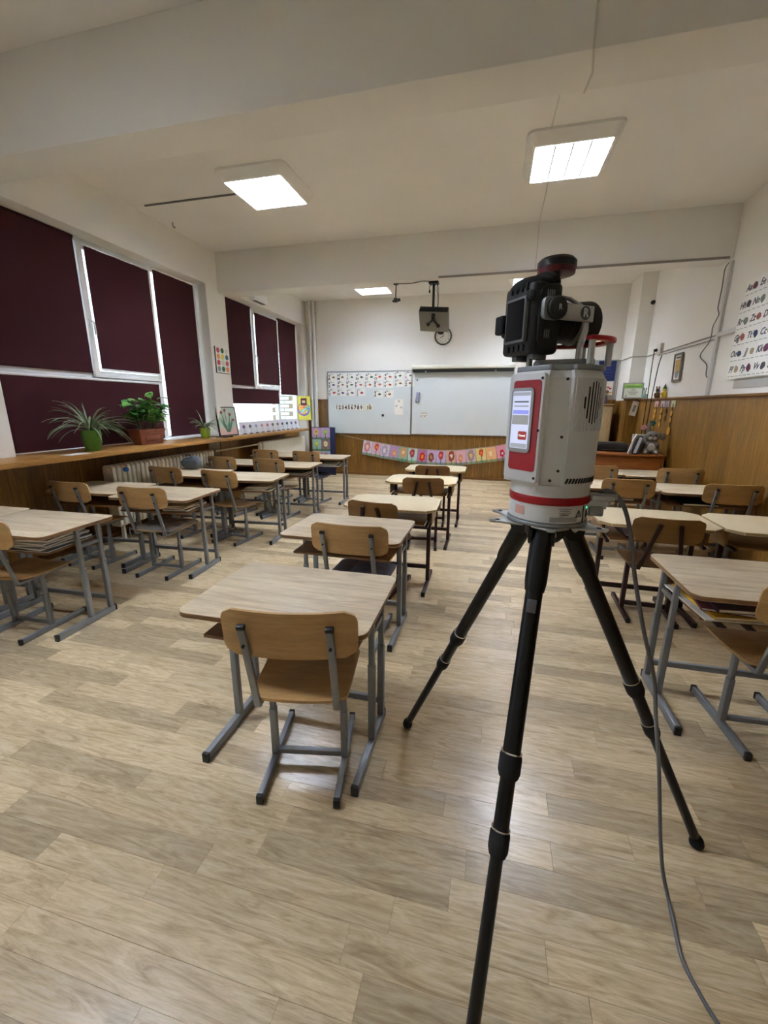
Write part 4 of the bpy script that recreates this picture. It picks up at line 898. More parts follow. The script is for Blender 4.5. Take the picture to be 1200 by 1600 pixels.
# clock
t = thing('wall_clock', 'round grey rimmed wall clock below the projector', 'clock', (-1.0, YF, 2.69)); rX = Matrix.Rotation(PI/2, 4, 'X')
MB().lathe([(0, 0.001), (0.150, 0.001), (0.162, 0.012), (0.162, 0.032), (0.150, 0.042), (0.138, 0.034), (0.136, 0.018), (0, 0.018)], 40, (0,0,0), rX).build('rim', mat('clock_rim', '#57534c', 0.4, 0.3), t, smooth=0.5)
fc = MB().lathe([(0, 0.0185), (0.134, 0.0185), (0.134, 0.020), (0, 0.020)], 40, (0,0,0), rX).build('dial', mat('clock_dial', '#d8d5c9', 0.5), t)
for k in range(12):
    a = PI/6*(k+1); link('numeral', text_mesh(str(k+1), 0.034, INK), fc, (0.108*math.sin(a), -0.0207, 0.108*math.cos(a)), FACE_S)
for nm, a, l, w in (('hour_hand', math.radians(240), 0.068, 0.010), ('minute_hand', math.radians(-3), 0.098, 0.007)):
    MB().bar((-0.015*math.sin(a), -0.023, -0.015*math.cos(a)), (l*math.sin(a), -0.023, l*math.cos(a)), w, 0.0015, (0, 1, 0)).build(nm, INK, t)
# garland of drawings
pts = [(-2.60, 0.73), (-2.1, 0.652), (-1.6, 0.588), (-1.27, 0.562), (-0.94, 0.556), (-0.6, 0.572), (-0.32, 0.607), (0.0, 0.655), (0.32, 0.72)]
def gz(x):
    for (a, za), (b, zb) in zip(pts, pts[1:]):
        if x <= b: return za + (zb-za)*(x-a)/(b-a)
    return pts[-1][1]
YG = 8.405
st = MB().tube([(-3.1, YG+0.012, 0.83)] + [(x, YG, z+0.008) for x, z in pts] + [(0.75, YG+0.012, 0.82)], 0.0035, 5)
tag(st.build('garland_string', mat('string', '#c9c2b2', 0.8)), 'thin pale string of the garland across the front panelling', 'string')
DR = [('#d5dcea','#d98a9a','#f0d8c8','white and blue'),('#d8a6c8','#d8593c','#e9a04a','lavender and orange'),('#c9bfd8','#b9a7c4','#e8e2ea','pale lavender'),('#a878c0','#e39a78','#f2d2a0','purple with a peach flower'),('#6fae7d','#dd9f7a','#f0d7a6','green with a peach flower'),('#a9cfd0','#b13a52','#e07a62','teal with a red flower'),('#a04a9a','#c92a20','#f0a030','purple with a blazing red flower'),('#c79ad4','#7d5238','#c9885a','lilac with a brown tulip'),('#b9a4dc','#c9403f','#e88a7a','blue lilac with a red flower'),('#d0a58c','#a1402f','#f1e6dc','beige with a white dotted red tree'),('#e3a3b4','#dd8f6c','#f1c9a0','pink with a peach flower'),('#c9a8bc','#a98a86','#e6c07a','mauve with a wide tan flower'),('#d9c34a','#c9432a','#e8702c','yellow green with red petals'),('#e39a4a','#e8b07a','#f4dcb4','orange'),('#e07a9a','#c9203a','#f5f0ea','pink with a crimson flower')]
x = -2.56; wdt = (0.28 + 2.56) / 15
for i, (bgc, f1, f2, nm) in enumerate(DR):
    xc = x + wdt*(i+0.5); sl = math.atan2(gz(xc+0.08)-gz(xc-0.08), 0.16)
    pos = ('leftmost', 'second from the left', 'third from the left', 'fourth from the left', 'fifth from the left', 'sixth from the left', 'seventh from the left', 'just left of centre', 'right of centre', 'sixth from the right', 'fifth from the right', 'fourth from the right', 'third from the right', 'second from the right', 'rightmost')[i]
    t = thing('drawing', f'child drawing, {nm}, {pos} on the garland', 'drawing', (xc, YG-0.006, gz(xc))); t.rotation_euler = (0, -sl, 0); t['group'] = 'drawings on the garland'
    MB().bx(-wdt*0.495, wdt*0.495, -0.001, 0.001, -0.29, 0.0).build('sheet', flower_mat(f'drawing_{i}', bgc, f1, f2, '#5f8f5a' if i % 2 else '#4d7a6a', 0.5 + 0.06*math.sin(i*2.3), 0.58 + 0.1*math.sin(i*1.7), 0.30 + 0.07*math.cos(i*2.9)), t)
    MB().bx(-0.006, 0.006, -0.005, 0.004, -0.012, 0.02).build('clip', mat('clip_wood', '#b99a6a', 0.6), t)
# cabinet, notice board, flowers
CABM = wood('cabinet_oak', '#a88f69', '#c9b48c', '#bba57c', stretch=(8, 8, 0.9), scale=2, rough=0.45)
t = thing('cabinet', 'tall light oak cabinet against the front wall behind the scanner', 'cabinet', (1.50, 8.17, 0))
MB().bx(-0.44, 0.44, -0.22, 0.22, 0.0, 1.44).build('body', CABM, t, bevel=0.003)
for s in (-1, 1):
    d = MB().bx(min(s*0.003, s*0.437), max(s*0.003, s*0.437), -0.238, -0.2205, 0.06, 1.42).build('door', CABM, t, bevel=0.002)
    MB().bx(s*0.04-0.006, s*0.04+0.006, -0.258, -0.2385, 0.72, 0.84).build('handle', ALU, d, bevel=0.003)
MB().bx(-0.455, 0.455, -0.245, 0.225, 1.4405, 1.465).build('top', CABM, t, bevel=0.003)
sh_ = MB().bx(0.13, 0.27, -0.2395, -0.2385, 1.12, 1.36).build('note', PAPER, t)
t = thing('notice_board', 'grey framed notice board with blue sheet and photo on the front wall', 'notice board', (1.64, YF, 1.50))
MB().bx(-0.42, 0.42, -0.03, -0.0005, 0.045, 0.71).build('panel', mat('notice_panel', '#8e9093', 0.6), t, bevel=0.004)
MB().bx(0.10, 0.38, -0.033, -0.0305, 0.36, 0.69).build('blue_sheet', mat('blue_sheet', '#17275f', 0.6), t)
for k in range(4): MB().bx(0.14, 0.32 - 0.03*(k % 2), -0.0338, -0.0331, 0.60-k*0.05, 0.606-k*0.05).build('text_line', mat('blue_text', '#41559b', 0.6), t)
MB().bx(0.06, 0.37, -0.033, -0.0305, 0.07, 0.35).build('photo', flower_mat('notice_photo', '#d9cfc0', '#8a4a36', '#c9a088', '#5d4640', 0.35, 0.6, 0.25), t)
MB().bx(-0.36, 0.02, -0.033, -0.0305, 0.30, 0.67).build('white_sheet', PAPER, t)
t = thing('flower_vase', 'vase of mixed artificial flowers on the oak cabinet', 'vase', (1.84, 8.08, 1.4655))
MB().lathe([(0, 0), (0.035, 0), (0.042, 0.05), (0.03, 0.10), (0.034, 0.115), (0, 0.112)], 16).build('vase', mat('vase_violet', '#5d4d68', 0.3), t, smooth=0.8)
rr = random.Random(5)
for k in range(9):
    a = k*2.4; R_ = 0.02 + 0.05*rr.random(); h = 0.17 + 0.11*rr.random(); p = Vector((R_*math.cos(a), R_*math.sin(a), h))
    MB().tube([(0.01*math.cos(a), 0.01*math.sin(a), 0.1), p*0.7 + Vector((0, 0, 0.05)), p], 0.003, 5).build('stem', mat('stem_green', '#3a5a34', 0.7), t)
    c = ('#b0303a', '#e0b04a', '#c9774a', '#d9cfc0')[k % 4]
    MB().lathe([(0, -0.012), (0.014, -0.008), (0.028, 0.006), (0.02, 0.014), (0.008, 0.008), (0, 0.01)], 9, p).build('bloom', mat('bloom_' + c, c, 0.7), t, smooth=0.6)
# projector on its pole, and the small device beside it
DKM = mat('mount_black', '#111114', 0.45, 0.3)
t = thing('projector', 'grey projector hanging on a black pole from the far beam', 'projector', (-0.815, 5.70, BEAMZ))
MB().bx(-0.06, 0.06, -0.05, 0.05, -0.028, -0.0005).build('ceiling_plate', DKM, t, bevel=0.004)
MB().tube([(0, 0, -0.028), (0.0, 0, -0.33)], 0.016, 12).build('pole', DKM, t, smooth=0.8)
RM = Matrix.Translation((0.005, 0.09, -0.42)) @ Matrix.Rotation(math.radians(4), 4, 'Y') @ Matrix.Rotation(math.radians(-40), 4, 'X')
pb = MB().bx(-0.185, 0.185, -0.15, 0.15, -0.045, 0.05, 0, RM).build('body', mat('projector_grey', '#76746b', 0.5), t, bevel=0.01)
MB().bx(-0.18, 0.18, -0.158, -0.1505, -0.04, 0.045, 0, RM).build('rear_panel', DKM, pb, bevel=0.003)
MB().lathe([(0, 0), (0.045, 0), (0.045, 0.04), (0.036, 0.045), (0, 0.04)], 20, (0, 0, 0), RM @ Matrix.Translation((0.08, 0.15, 0.0)) @ Matrix.Rotation(-PI/2, 4, 'X')).build('lens', DKM, pb, smooth=0.6)
for x, y in ((-0.07, 0.03), (0.055, 0.05), (0.0, -0.11)):
    a = RM @ Vector((0.0, -0.06, -0.075)); b = RM @ Vector((x, y, -0.048)); MB().bar(a, b, 0.026, 0.014).build('mount_arm', DKM, t, bevel=0.002)
    MB().lathe([(0, 0), (0.026, 0), (0.02, 0.014), (0, 0.014)], 12, b, RM.to_3x3().to_4x4() @ Matrix.Rotation(PI, 4, 'X')).build('mount_foot', DKM, t, smooth=0.6)
MB().bar((0, 0, -0.32), RM @ Vector((0.0, -0.06, -0.075)), 0.04, 0.03).build('mount_joint', DKM, t, bevel=0.004)
MB().tube(smooth_path([(0.045, 0, -0.03), (0.052, 0, -0.1), (0.06, 0, -0.2), (0.055, 0.01, -0.28), (0.03, 0.03, -0.335)]), 0.006, 6).build('cable', CABK, t, smooth=1)
MB().bx(0.036, 0.066, -0.012, 0.012, -0.13, -0.06).build('socket', mat('socket_pale', '#c9c5bb', 0.5), t, bevel=0.005)
MB().tube(smooth_path([(-0.03, 0, -0.03), (-0.055, 0, -0.06), (-0.05, 0, -0.09)]), 0.004, 6).build('loose_plug_lead', CABK, t, smooth=1)
MB().bx(-0.06, -0.042, -0.009, 0.009, -0.125, -0.09).build('loose_plug', CABK, t, bevel=0.003)
t = thing('ceiling_microphone', 'small black device on a thin rod left of the projector', 'microphone', (-1.29, 5.68, BEAMZ))
MB().bx(-0.03, 0.03, -0.02, 0.02, -0.012, -0.0005).build('bracket', DKM, t, bevel=0.002)
MB().tube([(0, 0, -0.012), (-0.005, 0, -0.17)], 0.007, 8).build('rod', mat('rod_grey', '#3a3a3c', 0.4, 0.5), t, smooth=0.8)
MB().bx(-0.028, 0.018, -0.02, 0.02, -0.215, -0.165).build('clamp', DKM, t, bevel=0.006)
MB().tube([(-0.045, 0, -0.2), (0.055, 0, -0.185)], [0.014, 0.02], 10).build('head', DKM, t, smooth=0.8)
tag(MB().tube(smooth_path([(-1.29, 5.652, BEAMZ-0.006), (-1.1, 5.60, BEAMZ-0.028), (-0.95, 5.60, BEAMZ-0.012), (-0.86, 5.62, BEAMZ-0.014)]), 0.006, 6).build('projector_cable', CABG, smooth=1), 'slack dark cable between the small device and the projector', 'cable')
tag(MB().bx(-0.74, 2.26, 5.543, 5.559, BEAMZ-0.004, BEAMZ+0.018).build('cable_duct', mat('duct_brown', '#8a8278', 0.6)), 'thin duct along the lower edge of the far beam', 'cable duct')

# ------------------------------------------------------------------ window side
RADM = mat('radiator_white', '#dcd8c8', 0.4, var=0.04, vscale=12)
t = thing('radiator', 'ribbed cast iron radiator under the near window', 'radiator', (-3.71, 3.35, 0))
sec_me = MB()
sec_me.prism([(-0.065, 0.21), (-0.05, 0.19), (0.05, 0.19), (0.065, 0.21), (0.065, 0.80), (0.045, 0.825), (-0.045, 0.825), (-0.065, 0.80)], -0.021, 0.021, 'y')
sme = sec_me.mesh('section', RADM, bevel=0.008, seg=2)
for k in range(27): link('section', sme, t, (0, 0.03 + k*0.0605, 0))
for z in (0.25, 0.77): MB().tube([(0, 0, z), (0, 1.66, z)], 0.026, 10).build('manifold', RADM, t, smooth=0.8)
MB().lathe([(0, 0), (0.024, 0), (0.024, 0.03), (0, 0.03)], 12, (0.0655, 0.152, 0.77), Matrix.Rotation(PI/2, 4, 'Y')).build('blue_cap', mat('cap_blue', '#2c62a8', 0.4), t, smooth=0.6)
for k in (1, 25): MB().bx(-0.02, 0.02, 0.02+k*0.0605, 0.04+k*0.0605, 0, 0.19).build('foot', RADM, t)
t = thing('radiator', 'flat cream radiator below the far window', 'radiator', (-3.70, 6.2, 0))
MB().bx(-0.03, 0.09, 0.03, 1.62, 0.36, 0.83).build('front_panel', RADM, t, bevel=0.02, seg=3)
for k in range(25): MB().bx(-0.02, 0.08, 0.06+k*0.062, 0.075+k*0.062, 0.8302, 0.838).build('grille_bar', RADM, t)
MB().tube([(0.03, 0.0, 0.36), (0.03, 0.0, 0.82)], 0.03, 10).build('end_pipe', RADM, t, smooth=0.8)
for k in (0.2, 1.45): MB().bx(-0.02, 0.04, k, k+0.03, 0, 0.36).build('foot', RADM, t)
tag(MB().tube([(-3.68, 5.06, 0.80), (-3.68, 6.20, 0.80)], 0.013, 8).build('heating_pipe', mat('pipe_beige', '#c2ac80', 0.5), smooth=0.8), 'beige heating pipe between the two radiators', 'pipe')
for x, nm in ((-3.66, 'left of the pair of white vertical pipes in the front corner'), (-3.575, 'right of the pair of white vertical pipes in the front corner')):
    tag(MB().tube([(x, 8.37, 0.001), (x, 8.37, ZC-0.001)], 0.036, 16).build('corner_pipe', mat('pipe_white', '#d6d4ce', 0.4), smooth=0.8), nm, 'pipe', 'corner heating pipes')
t = thing('wall_vent', 'white wall vent with dark slot above the far window', 'vent', (XL, 6.56, 3.0))
MB().bx(0.0005, 0.10, -0.2, 0.2, 0.0, 0.12).build('case', PVC, t, bevel=0.01)
MB().bx(0.02, 0.085, -0.15, 0.15, -0.003, 0.0005).build('slot', VENT, t)
for k in range(4): MB().bx(0.03+k*0.014, 0.034+k*0.014, -0.15, 0.15, -0.006, -0.0032).build('slat', mat('slat_grey', '#77726c', 0.5), t)
# dotted chart on the pier
t = thing('dotted_chart', 'white chart with twelve coloured dots on the window pier', 'chart', (XL, 5.525, 1.86))
MB().bx(0.0005, 0.018, -0.15, 0.15, 0, 0.34).build('panel', PAPER, t, bevel=0.002)
MB().bx(0.0005, 0.017, -0.156, -0.1505, -0.004, 0.344).bx(0.0005, 0.017, -0.1505, 0.1505, -0.006, -0.0005).build('edge', mat('chart_edge', '#55524e', 0.6), t)
for k, c in enumerate(('#c4566a', '#2f6b45', '#d9d6d0', '#e39a55', '#e9d455', '#3a6f94', '#c33a40', '#dddad4', '#c85a70', '#8a939a', '#2f7048', '#e38a45')):
    MB().lathe([(0, 0), (0.036, 0), (0.036, 0.001), (0, 0.001)], 20, (0.0182, -0.098 + (k % 3)*0.098, 0.298 - (k//3)*0.082), Matrix.Rotation(PI/2, 4, 'Y')).build('dot', mat('dot_' + c, c, 0.7), t)
# tulip painting
t = thing('tulip_painting', 'black framed painting of red tulips standing on the sill', 'painting', (-3.725, 5.47, SILL+0.0285), math.radians(-22)); t.rotation_euler = (0, math.radians(-7), math.radians(-14))
MB().bx(0.002, 0.010, -0.16, 0.16, 0.012, 0.398).build('canvas', mat('canvas_green', '#b9cbb8', 0.8, var=0.15, vscale=6), t)
f = MB()
for a in ((-0.175, -0.16, 0, 0.41), (0.16, 0.175, 0, 0.41), (-0.16, 0.16, 0, 0.012), (-0.16, 0.16, 0.398, 0.41)): f.bx(-0.006, 0.014, a[0], a[1], a[2], a[3])
f.build('frame', BLACK, t)
MB().bx(0.0101, 0.0106, -0.158, 0.158, 0.013, 0.11).build('pink_ground', mat('canvas_pink', '#dcb7b0', 0.8), t)
for k, (y0, y1, z) in enumerate(((-0.02, -0.09, 0.33), (0.0, 0.06, 0.30), (0.01, 0.11, 0.22), (-0.01, -0.02, 0.36))):
    MB().tube([(0.0115, y0, 0.06), (0.0115, (y0+y1)/2, z*0.6), (0.0115, y1, z)], 0.003, 5).build('stem', mat('stem_green', '#3a5a34', 0.7), t)
    MB().prism([(y1-0.022, z+0.02), (y1-0.016, z-0.018), (y1+0.016, z-0.018), (y1+0.022, z+0.02), (y1+0.008, z+0.012), (y1, z+0.03), (y1-0.008, z+0.012)], 0.011, 0.0125, 'x').build('tulip', mat('tulip_red', '#a23a48', 0.7), t)
for y0, y1 in ((-0.02, -0.08), (0.02, 0.09), (0.0, 0.04), (-0.01, -0.12)):
    MB().prism([(y0-0.012, 0.05), (y0+0.012, 0.05), ((y0+y1)/2+0.02, 0.15), (y1, 0.25), ((y0+y1)/2-0.02, 0.15)], 0.0108, 0.0116, 'x').build('leaf', mat('paint_leaf', '#5f8f74', 0.8), t)
# row of flower cards on the far sill
for k in range(11):
    y = 5.78 + k*0.178; c = ('#7a4a9a', '#4a4a52', '#8a98c8', '#b98a92', '#b5708a', '#5d6a5a', '#8a6a7a', '#4a5a78', '#3f4a44', '#6a5a80', '#70506a')[k]
    t = thing('flower_card', 'small white flower card standing on the far sill, ' + ('first from the tulip painting', 'second from the tulip painting', 'third from the tulip painting', 'fourth from the tulip painting', 'fifth from the tulip painting', 'middle of the row', 'fifth from the corner pipes', 'fourth from the corner pipes', 'third from the corner pipes', 'second from the corner pipes', 'last towards the corner pipes')[k], 'card', (-3.66, y, SILL+0.0285), 0, 'flower cards on the sill')
    t.rotation_euler = (0, math.radians(-10), math.radians(-25))
    MB().bx(-0.001, 0.001, -0.075, 0.075, 0, 0.185).build('sheet', mat('card_white', '#dfe4ee', 0.7), t)
    MB().tube([(0.0015, 0, 0.02), (0.0015, 0.006, 0.06), (0.0015, 0, 0.10)], 0.0022, 5).build('stem', mat('card_stem', '#55604f', 0.8), t)
    n = 10; pg = [((0.034 if i % 2 else 0.019)*math.cos(2*PI*i/n), 0.115 + (0.034 if i % 2 else 0.019)*math.sin(2*PI*i/n)) for i in range(n)]
    MB().prism(pg, 0.0011, 0.0022, 'x').build('bloom', mat('cardbloom_' + c, c, 0.8), t)
    MB().bx(-0.012, 0.012, -0.03, 0.03, 0, 0.012).build('stand', INK if k % 2 == 0 else mat('stand_brown', '#6b4a2c', 0.6), t)
# globe poster in the corner
t = thing('globe_poster', 'yellow poster of a cartoon style round globe beside the corner pipes', 'poster', (-3.835, 8.285, 1.12))
MB().bx(-0.145, 0.165, -0.001, 0.001, 0, 0.48).build('sheet', mat('poster_yellow', '#e9dc58', 0.6, var=0.06, vscale=8), t)
rX = Matrix.Rotation(PI/2, 4, 'X')
MB().lathe([(0, 0), (0.138, 0), (0.138, 0.0008), (0, 0.0008)], 32, (0.01, -0.0012, 0.22), rX).build('rainbow_ring', mat('ring_blue', '#2f7fc4', 0.6), t)
MB().lathe([(0, 0), (0.126, 0), (0.126, 0.0008), (0, 0.0008)], 32, (0.004, -0.0022, 0.228), rX).build('ring_red', mat('ring_rose', '#d9506a', 0.6), t)
MB().lathe([(0, 0), (0.116, 0), (0.116, 0.0008), (0, 0.0008)], 32, (0.012, -0.0032, 0.236), rX).build('globe', globe_mat('globe_print'), t)
MB().bx(-0.05, 0.08, -0.0062, -0.0042, 0.30, 0.44).build('dark_tag', mat('tag_maroon', '#5a1d24', 0.6), t)
MB().bx(-0.02, 0.05, -0.0068, -0.0063, 0.345, 0.395).build('tag_window', mat('tag_pale', '#d8b9a0', 0.6), t)
# blue display board with flower paintings
t = thing('display_board', 'navy display board with flower paintings leaning by the whiteboard', 'display board', (-3.37, 8.20, 0), math.radians(4))
MB().bx(-0.25, 0.25, 0, 0.02, 0.0, 0.985).build('board', mat('board_navy', '#1b2450', 0.6), t, bevel=0.003)
for k, (x, z, a, b_, c) in enumerate(((-0.15, 0.74, '#b07aa8', '#d9cf6a', '#c9506a'), (0.045, 0.74, '#b88ac8', '#8fc45a', '#e9e06a'), (-0.15, 0.50, '#7fb8b0', '#b9cf4a', '#e0e8a0'), (0.045, 0.50, '#5a1f26', '#e9dcc0', '#e8c04a'), (-0.15, 0.26, '#c9a07a', '#b04a5a', '#e9c05a'), (0.045, 0.26, '#8aa0c8', '#d9803a', '#f0d080'))):
    MB().bx(x-0.095, x+0.095, -0.003, -0.0005, z, z+0.235).build('painting', flower_mat(f'board_art_{k}', a, b_, c, '#3f7a4a', 0.5, 0.62, 0.24), t)
# plants
def ribbon(parent, p0, dirv, length, droop, w, m, nm='leaf', seg=8):
    d = Vector(dirv).normalized(); p = Vector(p0); side = d.cross(Vector((0,0,1)));
    if side.length < 1e-3: side = Vector((1,0,0))
    side.normalize(); g = []; v = d.copy()
    for i in range(seg+1):
        t_ = i/seg; ww = w * (0.55 + 1.2*t_*(1-t_)) * (1 - t_**3) + 0.0005
        nz = side.cross(v).normalized()
        g.append([p - side*ww + nz*ww*0.35, p, p + side*ww + nz*ww*0.35]); p = p + v*(length/seg); v = (v + Vector((0,0,-droop/seg))).normalized()
    return MB().sheet(g, 0.0012).build(nm, m, parent, smooth=1.2)
SPID = mat('spider_leaf', '#8b9a78', 0.5, var=0.25, vscale=12); SPID2 = mat('spider_leaf_dark', '#4f6a45', 0.5, var=0.2, vscale=12)
def spider(name, label, loc, potm, r, h, nl, L, seed, taper=1.0):
    t = thing(name, label, 'plant', loc); rr = random.Random(seed)
    MB().lathe([(0, 0), (r*0.72*taper, 0), (r*0.9, h*0.35), (r, h*0.8), (r*0.96, h), (r*0.86, h), (r*0.84, h-0.02), (0, h-0.02)], 24).build('pot', potm, t, smooth=0.7)
    MB().lathe([(0, h-0.019), (r*0.83, h-0.019), (r*0.6, h-0.008), (0, h-0.004)], 16).build('soil', mat('soil', '#2d2219', 0.95), t)
    for k in range(nl):
        a = 2.399*k + rr.uniform(-0.2, 0.2); e = rr.uniform(0.35, 1.6); l = L*rr.uniform(0.6, 1.1)
        dv = Vector((math.cos(a), math.sin(a), e)); 
        if dv.x < 0: dv.x *= 0.35
        ribbon(t, (0.25*r*math.cos(a), 0.25*r*math.sin(a), h-0.01), dv, l, rr.uniform(1.1, 2.0), 0.0075, SPID if k % 3 else SPID2)
    return t
SZ = SILL + 0.0425
spider('spider_plant', 'large striped spider plant in a ribbed green pot on the sill', (-3.60, 3.15, SZ), mat('pot_green', '#47701a', 0.3), 0.082, 0.19, 70, 0.38, 3, 0.9)
spider('spider_plant', 'small spider plant in a lime green pot beside the pier', (-3.62, 4.80, SZ), mat('pot_lime', '#86a81c', 0.3), 0.066, 0.135, 42, 0.26, 8)
t = thing('potted_plant', 'bushy broad leaved plant in a brown terracotta trough on the sill', 'plant', (-3.66, 3.88, SZ))
TERRA = mat('terracotta', '#6e3822', 0.6, var=0.08, vscale=10)
tr_ = MB(); o0 = rrect(0.12, 0.31, 0.015, 3); o1 = rrect(0.165, 0.375, 0.018, 3); i1 = rrect(0.145, 0.355, 0.012, 3); n = len(o0)
tr_.v = [(p[0], p[1], 0) for p in o0] + [(p[0]*0.985, p[1]*0.985, 0.14) for p in o1] + [(p[0]*1.02, p[1]*1.02, 0.142) for p in o1] + [(p[0]*1.02, p[1]*1.02, 0.165) for p in o1] + [(p[0], p[1], 0.165) for p in i1] + [(p[0]*0.95, p[1]*0.95, 0.13) for p in i1]
tr_.f = [tuple(range(n-1, -1, -1))] + [(a*n+i, a*n+(i+1) % n, (a+1)*n+(i+1) % n, (a+1)*n+i) for a in range(5) for i in range(n)] + [tuple(range(5*n, 6*n))]; tr_.m = [0]*len(tr_.f)
tro = tr_.build('trough', TERRA, t, smooth=0.5)
MB().bx(0.071, 0.0745, -0.10, 0.10, 0.045, 0.10).build('moulding', TERRA, tro, bevel=0.001)
MB().bx(-0.065, 0.065, -0.165, 0.165, 0.131, 0.145).build('soil', mat('soil', '#2d2219', 0.95), t)
LEAFM = mat('zz_leaf', '#3c7a30', 0.35, var=0.3, vscale=9); LEAFL = mat('zz_leaf_light', '#6ba048', 0.35, var=0.25, vscale=9)
lg_ = []
for i in range(7):
    u = i/6; w = 0.036*math.sin(PI*min(1, u*0.93+0.04))**0.8 + 0.001; lg_.append([(u*0.115, -w, 0.012*math.sin(PI*u) + 0.006), (u*0.115, 0, 0.012*math.sin(PI*u)), (u*0.115, w, 0.012*math.sin(PI*u) + 0.006)])
lm1 = MB().sheet(lg_, 0.0015).mesh('leaf', LEAFM, smooth=1.2); lm2 = lm1.copy(); lm2.materials.clear(); lm2.materials.append(LEAFL)
rr = random.Random(12)
for k in range(18):
    a = 2.399*k; lean = Vector((0.055*math.cos(a)+0.03, 0.15*math.sin(a)*rr.uniform(0.6, 1.2), rr.uniform(0.17, 0.34) if k else 0.38)); b0 = Vector((0.03*math.cos(a), 0.10*math.sin(a), 0.14)); tip = b0 + lean
    MB().tube([b0, b0 + lean*0.5 + Vector((0,0,0.02)), tip], 0.0035, 6).build('stem', mat('zz_stem', '#4c7038', 0.5), t, smooth=1)
    for j in range(6):
        p = b0 + lean*(0.42 + 0.115*j) + Vector((0, 0, 0.01)); az = a*0.6 + j*2.2 + rr.uniform(-0.4, 0.4)
        lf = link('leaf', lm1 if rr.random() < 0.6 else lm2, t, p, (rr.uniform(-0.4, 0.4), rr.uniform(-0.55, 0.35), az)); s_ = rr.uniform(0.75, 1.2); lf.scale = (s_, s_, s_)
tag(MB().bx(-0.06, 0.06, -0.10, 0.10, 0, 0.0012).build('paper_sheet', PAPER), 'small white paper lying on the sill beside the large spider plant', 'paper')
bpy.data.objects['paper_sheet.001'].location = (-3.49, 2.88, SZ) if 'paper_sheet.001' in bpy.data.objects else (-3.49, 2.88, SZ)
t = thing('pencil_tray', 'dark low tray on the sill between lime pot and tulip painting', 'tray', (-3.56, 5.12, SILL+0.0285))
MB().bx(-0.05, 0.05, -0.12, 0.12, 0, 0.004).bx(-0.05, -0.046, -0.12, 0.12, 0.004, 0.018).bx(0.046, 0.05, -0.12, 0.12, 0.004, 0.018).build('tray', BLACK, t)
for k in range(3): MB().tube([(-0.03+k*0.025, -0.1, 0.009), (-0.025+k*0.025, 0.09, 0.009)], 0.004, 6).build('pencil', mat('pencil_%d' % k, ('#7a3a2a', '#4a4a50', '#8a6a30')[k], 0.5), t)

# ------------------------------------------------------------------ right wall
cd = MB().bx(XR-0.028, XR-0.0005, 5.525, 5.575, 1.546, 2.88)
tag(cd.build('cable_duct', mat('duct_white', '#cfcdc8', 0.5), bevel=0.003), 'white vertical cable duct on the right wall below the far beam', 'cable duct')
tag(MB().bx(XR-0.028, XR-0.0005, 3.6, 5.524, 2.15, 2.195).build('cable_duct', mat('duct_white', '#cfcdc8', 0.5), bevel=0.003), 'white horizontal cable duct leading behind the alphabet sheets', 'cable duct')
tag(MB().tube([(2.289, 5.58, 2.175), (2.289, 7.80, 2.19), (2.27, 7.811, 2.19), (2.10, 7.811, 2.19), (2.081, 7.83, 2.19), (2.081, 8.42, 2.19), (2.06, 8.44, 2.19), (1.9, 8.44, 2.18)], 0.008, 6).build('wall_cable', mat('cable_taupe', '#9a948a', 0.6), smooth=0.9), 'upper of the thin cables along the right wall round the column', 'cable')
tag(MB().tube([(2.289, 5.58, 2.135), (2.289, 7.28, 2.15)], 0.006, 6).build('wall_cable', mat('cable_taupe', '#9a948a', 0.6), smooth=0.9), 'lower of the thin cables along the right wall to the socket', 'cable')
tag(MB().tube(smooth_path([(2.285,5.585,2.885),(2.285,5.67,2.843),(2.285,5.662,2.656),(2.285,5.669,2.469),(2.285,5.621,2.384),(2.285,5.706,2.283),(2.28,5.69,2.19),(2.272,5.697,2.117),(2.285,5.892,1.997),(2.285,5.69,1.881),(2.285,5.662,1.777),(2.285,5.617,1.74)]), 0.0055, 6).build('loose_cable', CABG, smooth=1), 'loose dark cable dangling in a wave beside the vertical duct', 'cable')
t = thing('wall_socket', 'white wall socket with black plug near the column', 'socket', (XR, 7.22, 2.235))
MB().bx(-0.045, -0.0005, -0.08, 0.08, -0.07, 0.07).build('box', mat('socket_pale', '#c9c5bb', 0.5), t, bevel=0.006)
MB().tube([(-0.046, 0.04, -0.01), (-0.085, 0.04, -0.02)], 0.022, 10).build('plug', BLACK, t, smooth=0.7)
MB().tube(smooth_path([(-0.08, 0.04, -0.03), (-0.075, 0.06, -0.2), (-0.06, 0.10, -0.75), (-0.06, 0.12, -1.35)]), 0.006, 6).build('lead', CABK, t, smooth=1)
tag(MB().tube(smooth_path([(2.27, 7.08, 2.13), (2.25, 7.1, 1.95), (2.235, 7.12, 1.5), (2.23, 7.13, 1.0), (2.2, 7.0, 0.86)]), 0.006, 6).build('computer_cable', CABK, smooth=1), 'thin dark cable hanging from the wall cables to the teacher desk', 'cable')
